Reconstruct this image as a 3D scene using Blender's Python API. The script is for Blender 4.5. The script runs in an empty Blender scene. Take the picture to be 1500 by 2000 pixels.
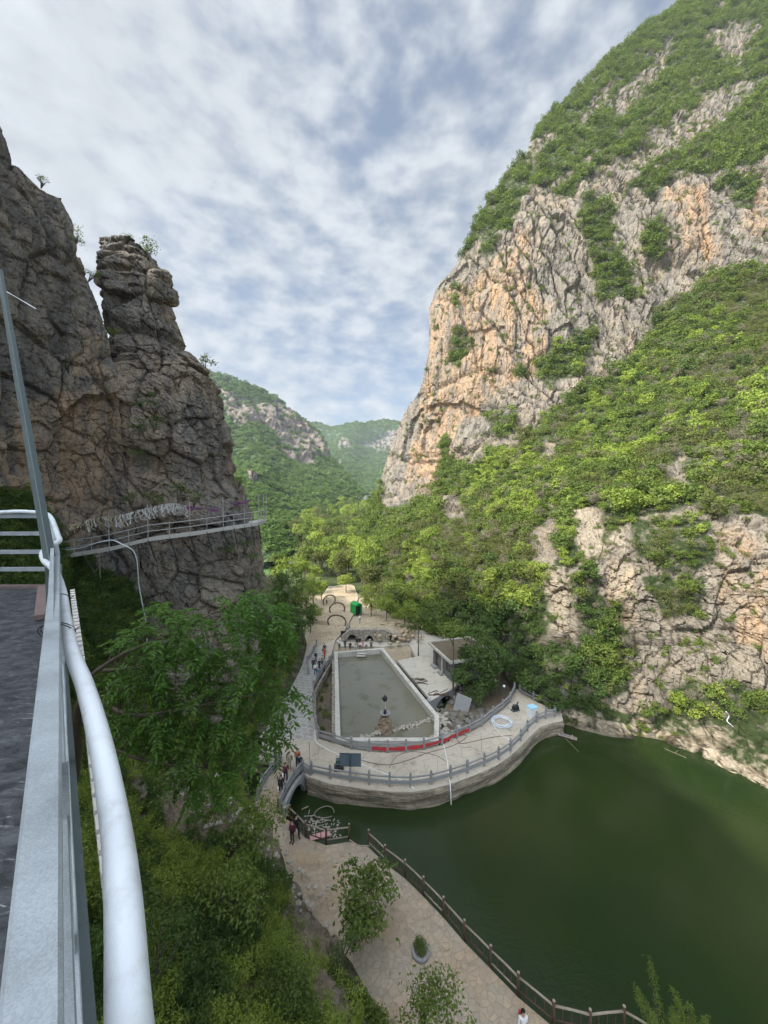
import bpy, bmesh, math, random
import numpy as np
from mathutils import Vector, Matrix, Euler

# ------------------------------------------------------------------ camera
sc = bpy.context.scene
CAMZ = 26.0
FPX = 722.0
PITCH = math.atan(28.0 / FPX)
cd = bpy.data.cameras.new("camera"); cam = bpy.data.objects.new("camera", cd)
sc.collection.objects.link(cam); sc.camera = cam
cam.location = (0, 0, CAMZ)
cam.rotation_euler = (math.radians(90) - PITCH, 0, 0)
cd.sensor_fit = 'VERTICAL'; cd.sensor_height = 36.0; cd.sensor_width = 27.0
cd.lens = FPX / 2000 * 36
cd.clip_start = 0.03; cd.clip_end = 9000
# ------------------------------------------------------------------ exposure
sc.view_settings.view_transform = 'Standard'; sc.view_settings.look = 'None'
sc.view_settings.exposure = 1.0; sc.view_settings.gamma = 1.0
sc.cycles.diffuse_bounces = 5; sc.cycles.max_bounces = 8; sc.cycles.volume_bounces = 0
# ------------------------------------------------------------------ sun
SUN_TO = Vector((-0.66, -0.36, 0.66)).normalized()       # from the scene towards the sun
sl = bpy.data.lights.new("sun", 'SUN'); sl.energy = 3.3; sl.angle = math.radians(1.2); sl.color = (1.0, 0.93, 0.82)
sun = bpy.data.objects.new("sun", sl); sc.collection.objects.link(sun)
sun.rotation_euler = SUN_TO.to_track_quat('Z', 'Y').to_euler(); sun.location = (-60, -40, 120)
SUN_EL = math.asin(SUN_TO.z); SUN_AZ = math.atan2(SUN_TO.x, SUN_TO.y)

# ------------------------------------------------------------------ node helper
class NT:
    def __init__(s, nt): s.nt = nt
    def n(s, typ, ins=None, **props):
        nd = s.nt.nodes.new(typ)
        for k, v in props.items(): setattr(nd, k, v)
        for k, v in (ins or {}).items():
            sock = nd.inputs[k]
            if isinstance(v, bpy.types.NodeSocket): s.nt.links.new(v, sock)
            else: sock.default_value = v
        return nd
    def math(s, op, a, b=0.0, clamp=False):
        nd = s.n('ShaderNodeMath', {0: a, 1: b}, operation=op); nd.use_clamp = clamp; return nd.outputs[0]
    def mix(s, f, a, b, blend='MIX'):
        nd = s.n('ShaderNodeMix', data_type='RGBA', blend_type=blend)
        for i, v in ((0, f), (6, a), (7, b)):
            if isinstance(v, bpy.types.NodeSocket): s.nt.links.new(v, nd.inputs[i])
            else: nd.inputs[i].default_value = (tuple(v) + (1,))[:4] if i else v
        return nd.outputs[2]
    def ramp(s, f, pts, interp='LINEAR'):
        nd = s.n('ShaderNodeValToRGB', {0: f}); cr = nd.color_ramp; cr.interpolation = interp
        while len(cr.elements) < len(pts): cr.elements.new(0.5)
        for e, (p, c) in zip(cr.elements, pts):
            e.position = p; e.color = (c, c, c, 1) if isinstance(c, (int, float)) else (tuple(c) + (1,))[:4]
        return nd.outputs[0]
    def mapr(s, v, a, b, c=0.0, d=1.0):
        return s.n('ShaderNodeMapRange', {0: v, 1: a, 2: b, 3: c, 4: d}).outputs[0]
    def scale(s, vec, sx, sy, sz):
        return s.n('ShaderNodeMapping', {0: vec, 3: (sx, sy, sz)}).outputs[0]
    def noise(s, vec, scale, detail=5, rough=0.55, dist=0.0):
        return s.n('ShaderNodeTexNoise', {'Vector': vec, 'Scale': scale, 'Detail': detail, 'Roughness': rough, 'Distortion': dist}).outputs[0]
    def pos(s): return s.n('ShaderNodeNewGeometry').outputs['Position']
    def attr(s, name): return s.n('ShaderNodeAttribute', attribute_name=name).outputs['Fac']

# ------------------------------------------------------------------ world: Nishita sky with high clouds
wd = bpy.data.worlds.new("World"); sc.world = wd; wd.use_nodes = True
w = NT(wd.node_tree); wd.node_tree.nodes.clear()
sky = w.n('ShaderNodeTexSky', sky_type='NISHITA'); sky.sun_disc = False
sky.sun_elevation = SUN_EL; sky.sun_rotation = SUN_AZ; sky.air_density = 1.0; sky.dust_density = 2.2; sky.ozone_density = 1.5; sky.altitude = 400
dirv = w.n('ShaderNodeNewGeometry').outputs['Incoming']
dirv = w.n('ShaderNodeVectorMath', {0: dirv, 1: (-1, -1, -1)}, operation='MULTIPLY').outputs[0]
sep = w.n('ShaderNodeSeparateXYZ', {0: dirv})
zz = w.math('ADD', w.math('MAXIMUM', sep.outputs[2], 0.0), 0.34)
u_ = w.math('DIVIDE', sep.outputs[0], zz); v_ = w.math('DIVIDE', sep.outputs[1], zz)
uv = w.n('ShaderNodeCombineXYZ', {0: u_, 1: v_}).outputs[0]
big = w.noise(w.n('ShaderNodeMapping', {0: dirv, 1: (3.1, 0.7, 0), 2: (0, 0, 0.5), 3: (1, 1, 1.5)}).outputs[0], 2.4, 4, 0.5, 0.3)
puff = w.noise(w.n('ShaderNodeMapping', {0: dirv, 2: (0, 0, -0.5), 3: (1, 1, 1.9)}).outputs[0], 14.0, 3, 0.5, 0.0)
wisp = w.noise(w.n('ShaderNodeMapping', {0: uv, 2: (0, 0, 0.9), 3: (0.5, 2.2, 1)}).outputs[0], 1.3, 5, 0.55, 0.4)
# broad cloud bank over the left and middle, thinner to the right and towards the horizon
lean = w.mapr(u_, -1.1, 1.0, 0.27, -0.10)
cov = w.math('ADD', w.math('ADD', w.math('MULTIPLY', big, 0.75), w.math('MULTIPLY', puff, 0.80)), w.math('ADD', w.math('MULTIPLY', wisp, 0.16), lean))
low = w.mapr(sep.outputs[2], 0.02, 0.36, -0.13, 0.03)
cov = w.math('ADD', cov, low)
cm = w.n('ShaderNodeMapRange', {0: cov, 1: 0.66, 2: 1.16, 3: 0.26, 4: 0.93}, interpolation_type='SMOOTHSTEP').outputs[0]
skyc = w.mix(1.0, sky.outputs[0], (1.08, 1.14, 1.13), 'MULTIPLY')
shade = w.mapr(puff, 0.35, 0.7, 0.84, 1.0)
cl = w.mix(1.0, (4.9, 5.2, 5.5), w.n('ShaderNodeCombineXYZ', {0: shade, 1: shade, 2: shade}).outputs[0], 'MULTIPLY')
skymix = w.mix(cm, skyc, cl)
# added fill light: sky brightened round the sun and further behind the camera
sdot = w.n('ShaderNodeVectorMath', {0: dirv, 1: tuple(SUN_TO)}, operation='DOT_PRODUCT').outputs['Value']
fill_glow = w.n('ShaderNodeMapRange', {0: sdot, 1: 0.55, 2: 1.0, 3: 1.0, 4: 5.0}, interpolation_type='SMOOTHSTEP').outputs[0]
fill_glow = w.math('MULTIPLY', fill_glow, w.mapr(sep.outputs[1], 0.2, -0.3, 1.0, 1.7))
skymix = w.mix(1.0, skymix, w.n('ShaderNodeCombineXYZ', {0: fill_glow, 1: fill_glow, 2: fill_glow}).outputs[0], 'MULTIPLY')
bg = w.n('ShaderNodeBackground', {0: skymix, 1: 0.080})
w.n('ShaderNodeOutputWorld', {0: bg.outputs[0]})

random.seed(7); rng = np.random.default_rng(7)
COL = sc.collection
# ------------------------------------------------------------------ picture point -> world point (surveying the photograph)
_cp, _sp = math.cos(PITCH), math.sin(PITCH)
def ray(px, py):
    px = np.asarray(px, float); py = np.asarray(py, float)
    a = (px - 750) / FPX; b = (1000 - py) / FPX
    return np.stack([a, _cp + b * _sp, -_sp + b * _cp], -1)      # unit forward depth
def at_d(px, py, d):
    r = ray(px, py); r = r * np.asarray(d, float)[..., None]; r[..., 2] += CAMZ; return r
def at_z(px, py, z=0.0):
    r = ray(px, py); t = (np.asarray(z, float) - CAMZ) / r[..., 2]
    r = r * t[..., None]; r[..., 2] += CAMZ; return r
def A(px, py, z=0.0): return Vector(at_z(px, py, z).tolist())
def D(px, py, d): return Vector(at_d(px, py, np.array(float(d))).tolist())

# ------------------------------------------------------------------ numpy noise
def _h(i, j, k, s):
    with np.errstate(over='ignore'):
        n = (i.astype(np.uint32) * np.uint32(374761393) + j.astype(np.uint32) * np.uint32(668265263)
             + k.astype(np.uint32) * np.uint32(2246822519) + np.uint32((s * 3266489917) & 0xffffffff))
        n = (n ^ (n >> np.uint32(13))) * np.uint32(1274126177)
        n = (n ^ (n >> np.uint32(16))) * np.uint32(2246822519)
        n = n ^ (n >> np.uint32(15))
    return n.astype(np.float64) / 4294967295.0
def vnoise(P, s=0):
    P = np.asarray(P, float); I = np.floor(P).astype(np.int64); F = P - I; F = F * F * (3 - 2 * F); r = 0
    for dx in (0, 1):
        for dy in (0, 1):
            for dz in (0, 1):
                wt = (F[..., 0] if dx else 1 - F[..., 0]) * (F[..., 1] if dy else 1 - F[..., 1]) * (F[..., 2] if dz else 1 - F[..., 2])
                r = r + wt * _h(I[..., 0] + dx, I[..., 1] + dy, I[..., 2] + dz, s)
    return r * 2 - 1
def fbm(P, o=4, s=0, g=0.5):
    P = np.asarray(P, float); r = 0; a = 1.0; t = 0
    for q in range(o):
        r = r + a * vnoise(P * 2 ** q + 17.3 * q, s + q); t += a; a *= g
    return r / t
def worley(P, s=0, tilt=False):
    """random value of the nearest cell and (F2-F1)"""
    P = np.asarray(P, float); I = np.floor(P).astype(np.int64)
    f1 = np.full(P.shape[:-1], 9.0); f2 = f1.copy(); val = np.zeros_like(f1); tl = np.zeros_like(f1)
    for dx in (-1, 0, 1):
        for dy in (-1, 0, 1):
            for dz in (-1, 0, 1):
                i, j, k = I[..., 0] + dx, I[..., 1] + dy, I[..., 2] + dz
                a_, b_, c_ = i + .15 + .7 * _h(i, j, k, s + 1) - P[..., 0], j + .15 + .7 * _h(i, j, k, s + 2) - P[..., 1], k + .15 + .7 * _h(i, j, k, s + 3) - P[..., 2]
                d = a_ ** 2 + b_ ** 2 + c_ ** 2; near = d < f1
                if tilt: tl = np.where(near, a_ * (_h(i, j, k, s + 21) - .5) + b_ * (_h(i, j, k, s + 22) - .5) + c_ * (_h(i, j, k, s + 23) - .35), tl)
                f2 = np.where(near, f1, np.minimum(f2, d)); val = np.where(near, _h(i, j, k, s + 9), val); f1 = np.where(near, d, f1)
    return (val, np.sqrt(f2) - np.sqrt(f1)) if not tilt else (val, np.sqrt(f2) - np.sqrt(f1), tl)
def rock_disp(P, size, seed=0, tall=1.5, octs=3, warp=0.18, pers=.48):
    """blocky fractured rock, roughly -1..1, block size in metres"""
    W_ = P + warp * size * np.stack([fbm(P / size * .6, 2, seed + 31), fbm(P / size * .6, 2, seed + 37), fbm(P / size * .6, 2, seed + 41)], -1)
    r = 0; a = 1.0; S = size; pers_ = pers
    for q in range(octs):
        Q = W_ / np.array([S, S, S * tall]); v, e, tl = worley(Q, seed + 50 * q, True)
        r = r + a * ((v - .5) * 1.1 + tl * 1.5 - .55 * np.exp(-e * 16)); a *= pers; S *= .38; tall = tall * .75
    z = P[..., 2] + 0.5 * fbm(P / size * .3, 2, seed + 5) * size
    lay = vnoise(np.stack([P[..., 0] * .04 / size, P[..., 1] * .04 / size, z / (size * .42)], -1), seed + 77)
    return r + .28 * lay + .22 * fbm(P / (size * 1.7), 3, seed + 3)
def inpoly(x, y, poly):
    ins = np.zeros(np.shape(x), bool); n = len(poly); j = n - 1
    for i in range(n):
        xi, yi = poly[i]; xj, yj = poly[j]
        c = ((yi > y) != (yj > y)) & (x < (xj - xi) * (y - yi) / (yj - yi + 1e-12) + xi)
        ins ^= c; j = i
    return ins
class RBF:
    def __init__(s, pts, vals, smooth=1e-3):
        s.c = np.array(pts, float) / 500; n = len(s.c)
        d = np.linalg.norm(s.c[:, None] - s.c[None], axis=-1); K = d  # linear kernel with affine part: no overshoot
        Pm = np.hstack([np.ones((n, 1)), s.c]); M = np.zeros((n + 3, n + 3))
        M[:n, :n] = K - smooth * np.eye(n); M[:n, n:] = Pm; M[n:, :n] = Pm.T
        s.w = np.linalg.solve(M, np.concatenate([np.array(vals, float), np.zeros(3)]))
    def __call__(s, x, y):
        q = np.stack([np.asarray(x, float), np.asarray(y, float)], -1) / 500; sh = q.shape[:-1]; q = q.reshape(-1, 2)
        out = np.zeros(len(q)); n = len(s.c)
        for i in range(n): out += s.w[i] * np.sqrt(((q - s.c[i]) ** 2).sum(-1) + .0025)
        return (out + s.w[n] + q @ s.w[n + 1:]).reshape(sh)

# ------------------------------------------------------------------ object helpers
def newobj(name, me, parent=None, mat=None):
    o = bpy.data.objects.new(name, me); COL.objects.link(o)
    if parent is not None: o.parent = parent
    if mat is not None and me is not None and hasattr(me, 'materials') and not me.materials: me.materials.append(mat)
    return o
def tag(o, label=None, cat=None, group=None, kind=None):
    if label: o['label'] = label
    if cat: o['category'] = cat
    if group: o['group'] = group
    if kind: o['kind'] = kind
    return o
def empty(name, loc=(0, 0, 0), rz=0.0, label=None, cat=None, group=None):
    o = bpy.data.objects.new(name, None); COL.objects.link(o); o.location = loc; o.rotation_euler = (0, 0, rz); o.empty_display_size = .2
    return tag(o, label, cat, group)
def np_mesh(name, V, F, smooth=False, attrs=None):
    V = np.asarray(V, np.float32).reshape(-1, 3); F = np.asarray(F, np.int32); k = F.shape[1]
    me = bpy.data.meshes.new(name); me.vertices.add(len(V)); me.vertices.foreach_set('co', V.ravel())
    me.loops.add(F.size); me.loops.foreach_set('vertex_index', F.ravel())
    me.polygons.add(len(F)); me.polygons.foreach_set('loop_start', np.arange(0, F.size, k, dtype=np.int32))
    try: me.polygons.foreach_set('loop_total', np.full(len(F), k, np.int32))
    except Exception: pass
    me.polygons.foreach_set('use_smooth', np.full(len(F), smooth))
    for nm, a in (attrs or {}).items():
        at = me.attributes.new(nm, 'FLOAT', 'POINT'); at.data.foreach_set('value', np.asarray(a, np.float32).ravel())
    me.update(calc_edges=True); return me
def grid_faces(r, c):
    i = np.arange(r * c).reshape(r, c)
    return np.stack([i[:-1, :-1], i[1:, :-1], i[1:, 1:], i[:-1, 1:]], -1).reshape(-1, 4)
class MB:
    """collects shapes, links them as one mesh object"""
    def __init__(s): s.v = []; s.f = []
    def add(s, vs, fs):
        o = len(s.v); s.v += [tuple(v) for v in vs]; s.f += [tuple(i + o for i in f) for f in fs]
    def box(s, c, size, rz=0.0, R=None):
        hx, hy, hz = [q / 2 for q in size]; R = R or Matrix.Rotation(rz, 3, 'Z'); c = Vector(c)
        vs = [c + R @ Vector((x * hx, y * hy, z * hz)) for z in (-1, 1) for x, y in ((-1, -1), (1, -1), (1, 1), (-1, 1))]
        s.add(vs, [(3, 2, 1, 0), (4, 5, 6, 7), (0, 1, 5, 4), (1, 2, 6, 5), (2, 3, 7, 6), (3, 0, 4, 7)])
    def bar(s, a, b, wdt, hgt, up=Vector((0, 0, 1))):
        a, b = Vector(a), Vector(b); t = (b - a).normalized(); sd = t.cross(up)
        if sd.length < 1e-4: sd = Vector((1, 0, 0))
        sd.normalize(); u = sd.cross(t)
        vs = [p + sd * (x * wdt / 2) + u * (z * hgt / 2) for p in (a, b) for x, z in ((-1, -1), (1, -1), (1, 1), (-1, 1))]
        s.add(vs, [(3, 2, 1, 0), (4, 5, 6, 7), (0, 1, 5, 4), (1, 2, 6, 5), (2, 3, 7, 6), (3, 0, 4, 7)])
    def tube(s, pts, rad, n=8, cap=True):
        pts = [Vector(p) for p in pts]; m = len(pts); rad = rad if isinstance(rad, (list, tuple)) else [rad] * m
        t0 = (pts[1] - pts[0]).normalized(); sd = t0.cross(Vector((0, 0, 1)))
        if sd.length < .05: sd = t0.cross(Vector((1, 0, 0)))
        sd.normalize(); vs = []
        for i in range(m):
            t = (pts[min(i + 1, m - 1)] - pts[max(i - 1, 0)]).normalized()
            sd = (sd - t * sd.dot(t)).normalized(); u = t.cross(sd)
            vs += [pts[i] + (sd * math.cos(2 * math.pi * k / n) + u * math.sin(2 * math.pi * k / n)) * rad[i] for k in range(n)]
        fs = [(i * n + k, i * n + (k + 1) % n, (i + 1) * n + (k + 1) % n, (i + 1) * n + k) for i in range(m - 1) for k in range(n)]
        if cap: fs += [tuple(range(n - 1, -1, -1)), tuple((m - 1) * n + k for k in range(n))]
        s.add(vs, fs)
    def lathe(s, prof, c=(0, 0, 0), n=16):
        c = Vector(c); m = len(prof)
        vs = [c + Vector((r * math.cos(2 * math.pi * k / n), r * math.sin(2 * math.pi * k / n), z)) for r, z in prof for k in range(n)]
        fs = [(i * n + k, i * n + (k + 1) % n, (i + 1) * n + (k + 1) % n, (i + 1) * n + k) for i in range(m - 1) for k in range(n)]
        fs += [tuple(range(n - 1, -1, -1)), tuple((m - 1) * n + k for k in range(n))]
        s.add(vs, fs)
    def prism(s, poly, z0, z1):
        n = len(poly)
        ar = sum(poly[i][0] * poly[(i + 1) % n][1] - poly[(i + 1) % n][0] * poly[i][1] for i in range(n))
        if ar < 0: poly = poly[::-1]
        vs = [(x, y, z0) for x, y in poly] + [(x, y, z1) for x, y in poly]
        s.add(vs, [tuple(range(n - 1, -1, -1)), tuple(range(n, 2 * n))] + [(i, (i + 1) % n, (i + 1) % n + n, i + n) for i in range(n)])
    def rock(s, c, r, n=1, seed=None, sq=(1, 1, .7)):
        bm = bmesh.new(); bmesh.ops.create_icosphere(bm, subdivisions=n, radius=1)
        q = random.random() * 50; a = random.random() * 6
        for v in bm.verts:
            k = 1 + .28 * math.sin(v.co.x * 3 + q) * math.cos(v.co.y * 4 + q) + random.uniform(-.12, .12)
            p = Vector((v.co.x * sq[0], v.co.y * sq[1], v.co.z * sq[2])) * (k * r); p.rotate(Euler((0, 0, a))); v.co = p + Vector(c)
        bm.verts.index_update(); s.add([v.co for v in bm.verts], [[v.index for v in f.verts] for f in bm.faces]); bm.free()
    def mesh(s, name, smooth=False, bev=0):
        me = bpy.data.meshes.new(name); me.from_pydata(s.v, [], s.f)
        if bev:
            bm = bmesh.new(); bm.from_mesh(me); bmesh.ops.bevel(bm, geom=bm.edges[:], offset=bev, segments=1, affect='EDGES'); bm.to_mesh(me); bm.free()
        if smooth: me.polygons.foreach_set('use_smooth', [True] * len(me.polygons))
        me.update(); return me
    def build(s, name, mat, parent=None, smooth=False, bev=0):
        return newobj(name, s.mesh(name, smooth, bev), parent, mat)
def catmull(pts, n=8):
    P = [Vector(p) for p in pts]; P = [P[0] * 2 - P[1]] + P + [P[-1] * 2 - P[-2]]; out = []
    for i in range(1, len(P) - 2):
        for k in range(n):
            t = k / n; a, b, c, d = P[i - 1], P[i], P[i + 1], P[i + 2]
            out.append(.5 * ((2 * b) + (c - a) * t + (2 * a - 5 * b + 4 * c - d) * t * t + (3 * b - a - 3 * c + d) * t ** 3))
    out.append(P[-2]); return out

# ------------------------------------------------------------------ materials
def mat(name):
    m = bpy.data.materials.new(name); m.use_nodes = True; m.node_tree.nodes.clear(); return m, NT(m.node_tree)
def finish(t, col, rough=.85, bump=None, dist=.05, metal=0.0, spec=.3, strength=1.0, **extra):
    ins = {'Base Color': col if isinstance(col, bpy.types.NodeSocket) else tuple(col) + (1,), 'Roughness': rough, 'Metallic': metal, 'Specular IOR Level': spec}
    ins.update(extra)
    if bump is not None: ins['Normal'] = t.n('ShaderNodeBump', {'Strength': strength, 'Distance': dist, 'Height': bump}).outputs[0]
    p = t.n('ShaderNodeBsdfPrincipled', ins); t.n('ShaderNodeOutputMaterial', {0: p.outputs[0]}); return p
def plain(name, col, rough=.7, metal=0.0, var=.18, nscale=6, bump=.004, spec=.3):
    m, t = mat(name); p = t.pos(); f = t.noise(p, nscale, 5)
    c = t.mix(f, [q * (1 - var) for q in col], [min(1, q * (1 + var)) for q in col])
    finish(t, c, rough, t.noise(p, nscale * 5, 3), bump, metal, spec); return m
def rock_mat(name, tan, grey, dark, warm=(.42, .23, .11), det=1.0, streak=1.0, under=(.030, .042, .014)):
    m, t = mat(name); P = t.pos()
    wp = t.n('ShaderNodeVectorMath', {0: P, 1: t.n('ShaderNodeVectorMath', {0: t.n('ShaderNodeTexNoise', {'Vector': P, 'Scale': .25 * det, 'Detail': 3.0}).outputs[1], 1: (4 / det, 4 / det, 4 / det)}, operation='MULTIPLY').outputs[0]}, operation='ADD').outputs[0]
    wp2 = t.mix(.3, P, wp); patch = t.noise(wp, .09 * det, 4, .6)
    strk = t.noise(t.scale(wp2, .55 * det, .55 * det, .035 * det), 1.0, 6, .62)
    lay = t.noise(t.scale(wp, .08 * det, .08 * det, 1.1 * det), 1.0, 5, .6)
    fine = t.noise(P, 1.4 * det, 7, .68)
    base = t.mix(t.mapr(patch, .42, .58), tan, grey)
    base = t.mix(t.mapr(lay, .35, .65, 0, .5), base, [q * .72 for q in tan])
    strong = t.mapr(strk, .46, .60, 0, .85 * streak)
    base = t.mix(strong, base, dark)
    pal = t.mapr(strk, .34, .27, 0, .5)
    base = t.mix(pal, base, [min(1, q * 1.5) for q in tan])
    wf = t.math('MULTIPLY', t.attr('warm'), t.mapr(t.noise(t.scale(wp, .3, .3, .05), 1.0, 4, .6), .36, .56), True)
    base = t.mix(wf, base, t.mix(t.mapr(fine, .3, .7), [q * .75 for q in warm], [q * 1.2 for q in warm]))
    base = t.mix(t.math('MULTIPLY', strong, .75), base, t.mix(patch, grey, dark)); lk = t.noise(t.scale(wp2, .22 * det, .22 * det, .02 * det), 1.0, 5, .6); base = t.mix(t.mapr(lk, .50, .62, 0, .45), base, grey)
    base = t.mix(t.mapr(fine, .38, .68, 0, .55), base, [q * .55 for q in grey])
    base = t.mix(t.attr('pale'), base, t.mix(t.mapr(fine, .3, .7), (.28, .23, .16), (.40, .345, .26)))
    base = t.mix(t.math('MULTIPLY', t.attr('green'), t.mapr(t.noise(P, .9, 5, .6), .3, .5), True), base, t.mix(t.mapr(fine, .3, .7), [q * .6 for q in under], [q * 1.5 for q in under]))
    vor = t.n('ShaderNodeTexVoronoi', {'Vector': t.scale(wp, 1, 1, .55), 'Scale': .55 * det}, feature='DISTANCE_TO_EDGE').outputs[0]
    vor2 = t.n('ShaderNodeTexVoronoi', {'Vector': t.scale(wp, 1, 1, 1.6), 'Scale': 1.5 * det}, feature='F1').outputs[0]
    h = t.math('ADD', t.math('MULTIPLY', t.mapr(vor, 0, .12), .5), t.math('ADD', t.math('MULTIPLY', fine, .45), t.math('ADD', t.math('MULTIPLY', vor2, .04), t.math('ADD', t.math('MULTIPLY', strk, .7), t.math('MULTIPLY', lay, .7)))))
    finish(t, base, .93, h, .30 / det, spec=.15); return m
M = {}
M['rock_r'] = rock_mat('limestone_right', (.26, .21, .15), (.195, .175, .145), (.08, .07, .06), warm=(.37, .235, .13), det=.8)
M['rock_l'] = rock_mat('limestone_left', (.27, .225, .17), (.18, .168, .15), (.065, .06, .055), warm=(.40, .285, .18), det=1.6, streak=1.0)
M['rock_far'] = rock_mat('limestone_far', (.22, .20, .165), (.18, .175, .165), (.13, .13, .12), det=.35, streak=.7, under=(.05, .085, .025))
M['soil'] = rock_mat('soil_slope', (.23, .17, .11), (.16, .14, .11), (.09, .075, .055), det=3.0, streak=0, under=(.04, .055, .018))
def leaf_mat(name, c0, c1, c2, trans=.35, rough=.55, vscale=.25):
    m, t = mat(name); P = t.pos(); oi = t.n('ShaderNodeObjectInfo').outputs['Random']
    n1 = t.noise(P, vscale, 3); n2 = t.noise(P, vscale * 14, 2)
    c = t.mix(t.mapr(t.math('ADD', t.math('MULTIPLY', oi, .5), t.math('MULTIPLY', n1, .6)), .25, .85), c0, c1)
    c = t.mix(t.mapr(n2, .35, .7, 0, .75), c, c2)
    d = t.n('ShaderNodeBsdfPrincipled', {'Base Color': c, 'Roughness': rough, 'Specular IOR Level': .25})
    tr = t.n('ShaderNodeBsdfTranslucent', {0: t.mix(1.0, c, (1.25, 1.35, .5), 'MULTIPLY')})
    mx = t.n('ShaderNodeMixShader', {0: trans, 1: d.outputs[0], 2: tr.outputs[0]}); t.n('ShaderNodeOutputMaterial', {0: mx.outputs[0]}); return m
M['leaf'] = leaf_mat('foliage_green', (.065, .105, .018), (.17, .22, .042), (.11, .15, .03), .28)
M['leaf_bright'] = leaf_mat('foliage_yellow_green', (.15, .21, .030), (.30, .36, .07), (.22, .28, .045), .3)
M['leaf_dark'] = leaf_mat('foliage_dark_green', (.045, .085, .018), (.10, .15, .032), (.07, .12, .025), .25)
M['leaf_olive'] = leaf_mat('foliage_olive', (.10, .115, .035), (.165, .165, .06), (.13, .15, .04))
M['leaf_far'] = leaf_mat('foliage_distant', (.07, .13, .028), (.14, .21, .045), (.10, .17, .035), .2, vscale=.03)
M['leaf_near'] = leaf_mat('foliage_near_tree', (.05, .12, .018), (.14, .225, .034), (.09, .165, .025), .35, .4, vscale=.8)
M['leaf_purple'] = leaf_mat('purple_blossom', (.20, .06, .24), (.28, .09, .28), (.22, .07, .26), .3)
M['bark'] = plain('bark', (.10, .08, .06), .9, var=.4, nscale=8, bump=.02)
M['twig'] = plain('dry_twig', (.16, .14, .095), .9, var=.3)
M['steel'] = None
def metal_mat(name, c, r=.45, met=.7):
    m, t = mat(name); P = t.pos()
    v = t.n('ShaderNodeTexVoronoi', {'Vector': P, 'Scale': 520.0}).outputs[1]
    g = t.n('ShaderNodeSeparateColor', {0: v}).outputs[0]
    n = t.noise(P, 9, 6, .65); f = t.math('ADD', t.math('MULTIPLY', g, .2), t.math('MULTIPLY', n, .8))
    col = t.mix(t.mapr(f, .25, .72), [q * .7 for q in c], [min(1, q * 1.22) for q in c])
    col = t.mix(t.mapr(t.noise(P, 3.5, 6, .7), .6, .72, 0, .5), col, [q * .45 for q in c])
    finish(t, col, t.mapr(n, .3, .7, r, r + .25), t.noise(P, 60, 4), .0006, met, .5); return m
M['steel'] = metal_mat('galvanised_steel', (.33, .365, .385), .48, .35)
M['steel_dark'] = metal_mat('painted_steel', (.075, .10, .10), .5, .2)
M['steel_grey'] = metal_mat('weathered_steel', (.36, .36, .34), .6, .3)
m, t = mat('white_plastic'); P = t.pos()
finish(t, t.mix(t.mapr(t.noise(P, 9, 7, .75), .5, .68, 0, .55), (.66, .70, .73), (.40, .41, .40)), .38, t.noise(P, 300, 2), .0004, spec=.5); M['pvc'] = m
M['white'] = plain('white_hose', (.72, .72, .70), .5)
M['black'] = plain('black_iron', (.012, .012, .014), .45, spec=.5)
M['wire'] = plain('tie_wire', (.03, .03, .03), .6)
# dark tarp deck
m, t = mat('dark_deck_sheet'); P = t.pos()
wv = t.noise(t.scale(P, 2.0, 3.4, 1), 4.0, 8, .7, .5)
sc_ = t.noise(t.n('ShaderNodeMapping', {0: P, 2: (0, 0, .7), 3: (3, 26, 1)}).outputs[0], 1.6, 6, .75, 1.0)
c = t.mix(t.mapr(wv, .38, .66), (.015, .017, .021), (.085, .088, .095)); c = t.mix(t.mapr(sc_, .60, .70, 0, .8), c, (.40, .40, .41))
finish(t, c, .5, wv, .01, spec=.4); M['deck'] = m
# stone paving kinds
def paving(name, a, b, c3, cell, edge, bumpd=.02, grid=False, rot=0.0, joint=(.10, .085, .065)):
    m, t = mat(name); P = t.pos()
    Q = t.n('ShaderNodeMapping', {0: P, 2: (0, 0, rot)}).outputs[0]
    wrp = t.n('ShaderNodeVectorMath', {0: Q, 1: t.n('ShaderNodeVectorMath', {0: t.n('ShaderNodeTexNoise', {'Vector': P, 'Scale': 1.2, 'Detail': 3.0}).outputs[1], 1: (.25, .25, 0)}, operation='MULTIPLY').outputs[0]}, operation='ADD').outputs[0]
    if grid:
        br = t.n('ShaderNodeTexBrick', {'Vector': Q, 'Scale': 1.0, 'Color1': (0, 0, 0, 1), 'Color2': (1, 1, 1, 1), 'Mortar': (.5, .5, .5, 1), 'Mortar Size': .05, 'Brick Width': cell, 'Row Height': cell * .8})
        cellv = t.n('ShaderNodeSeparateColor', {0: br.outputs[0]}).outputs[0]; ed = br.outputs[1]
    else:
        v1 = t.n('ShaderNodeTexVoronoi', {'Vector': wrp, 'Scale': 1 / cell}); cellv = t.n('ShaderNodeSeparateColor', {0: v1.outputs[1]}).outputs[0]
        v2 = t.n('ShaderNodeTexVoronoi', {'Vector': wrp, 'Scale': 1 / cell}, feature='DISTANCE_TO_EDGE'); ed = t.mapr(v2.outputs[0], edge, edge * .3)
    big = t.noise(P, .22, 5, .6); fine = t.noise(P, 5, 7, .7)
    col = t.mix(cellv, a, b); col = t.mix(t.mapr(big, .45, .65, 0, .8), col, c3)
    col = t.mix(t.mapr(fine, .4, .7, 0, .45), col, [q * .55 for q in a]); col = t.mix(t.math('MULTIPLY', ed, .8), col, joint)
    dirt = t.noise(P, .9, 6, .75); col = t.mix(t.mapr(dirt, .54, .70, 0, .6), col, (.12, .10, .07))
    h = t.math('SUBTRACT', t.math('MULTIPLY', fine, .7), t.math('MULTIPLY', ed, .6))
    finish(t, col, .9, h, bumpd, spec=.2); return m
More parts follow.
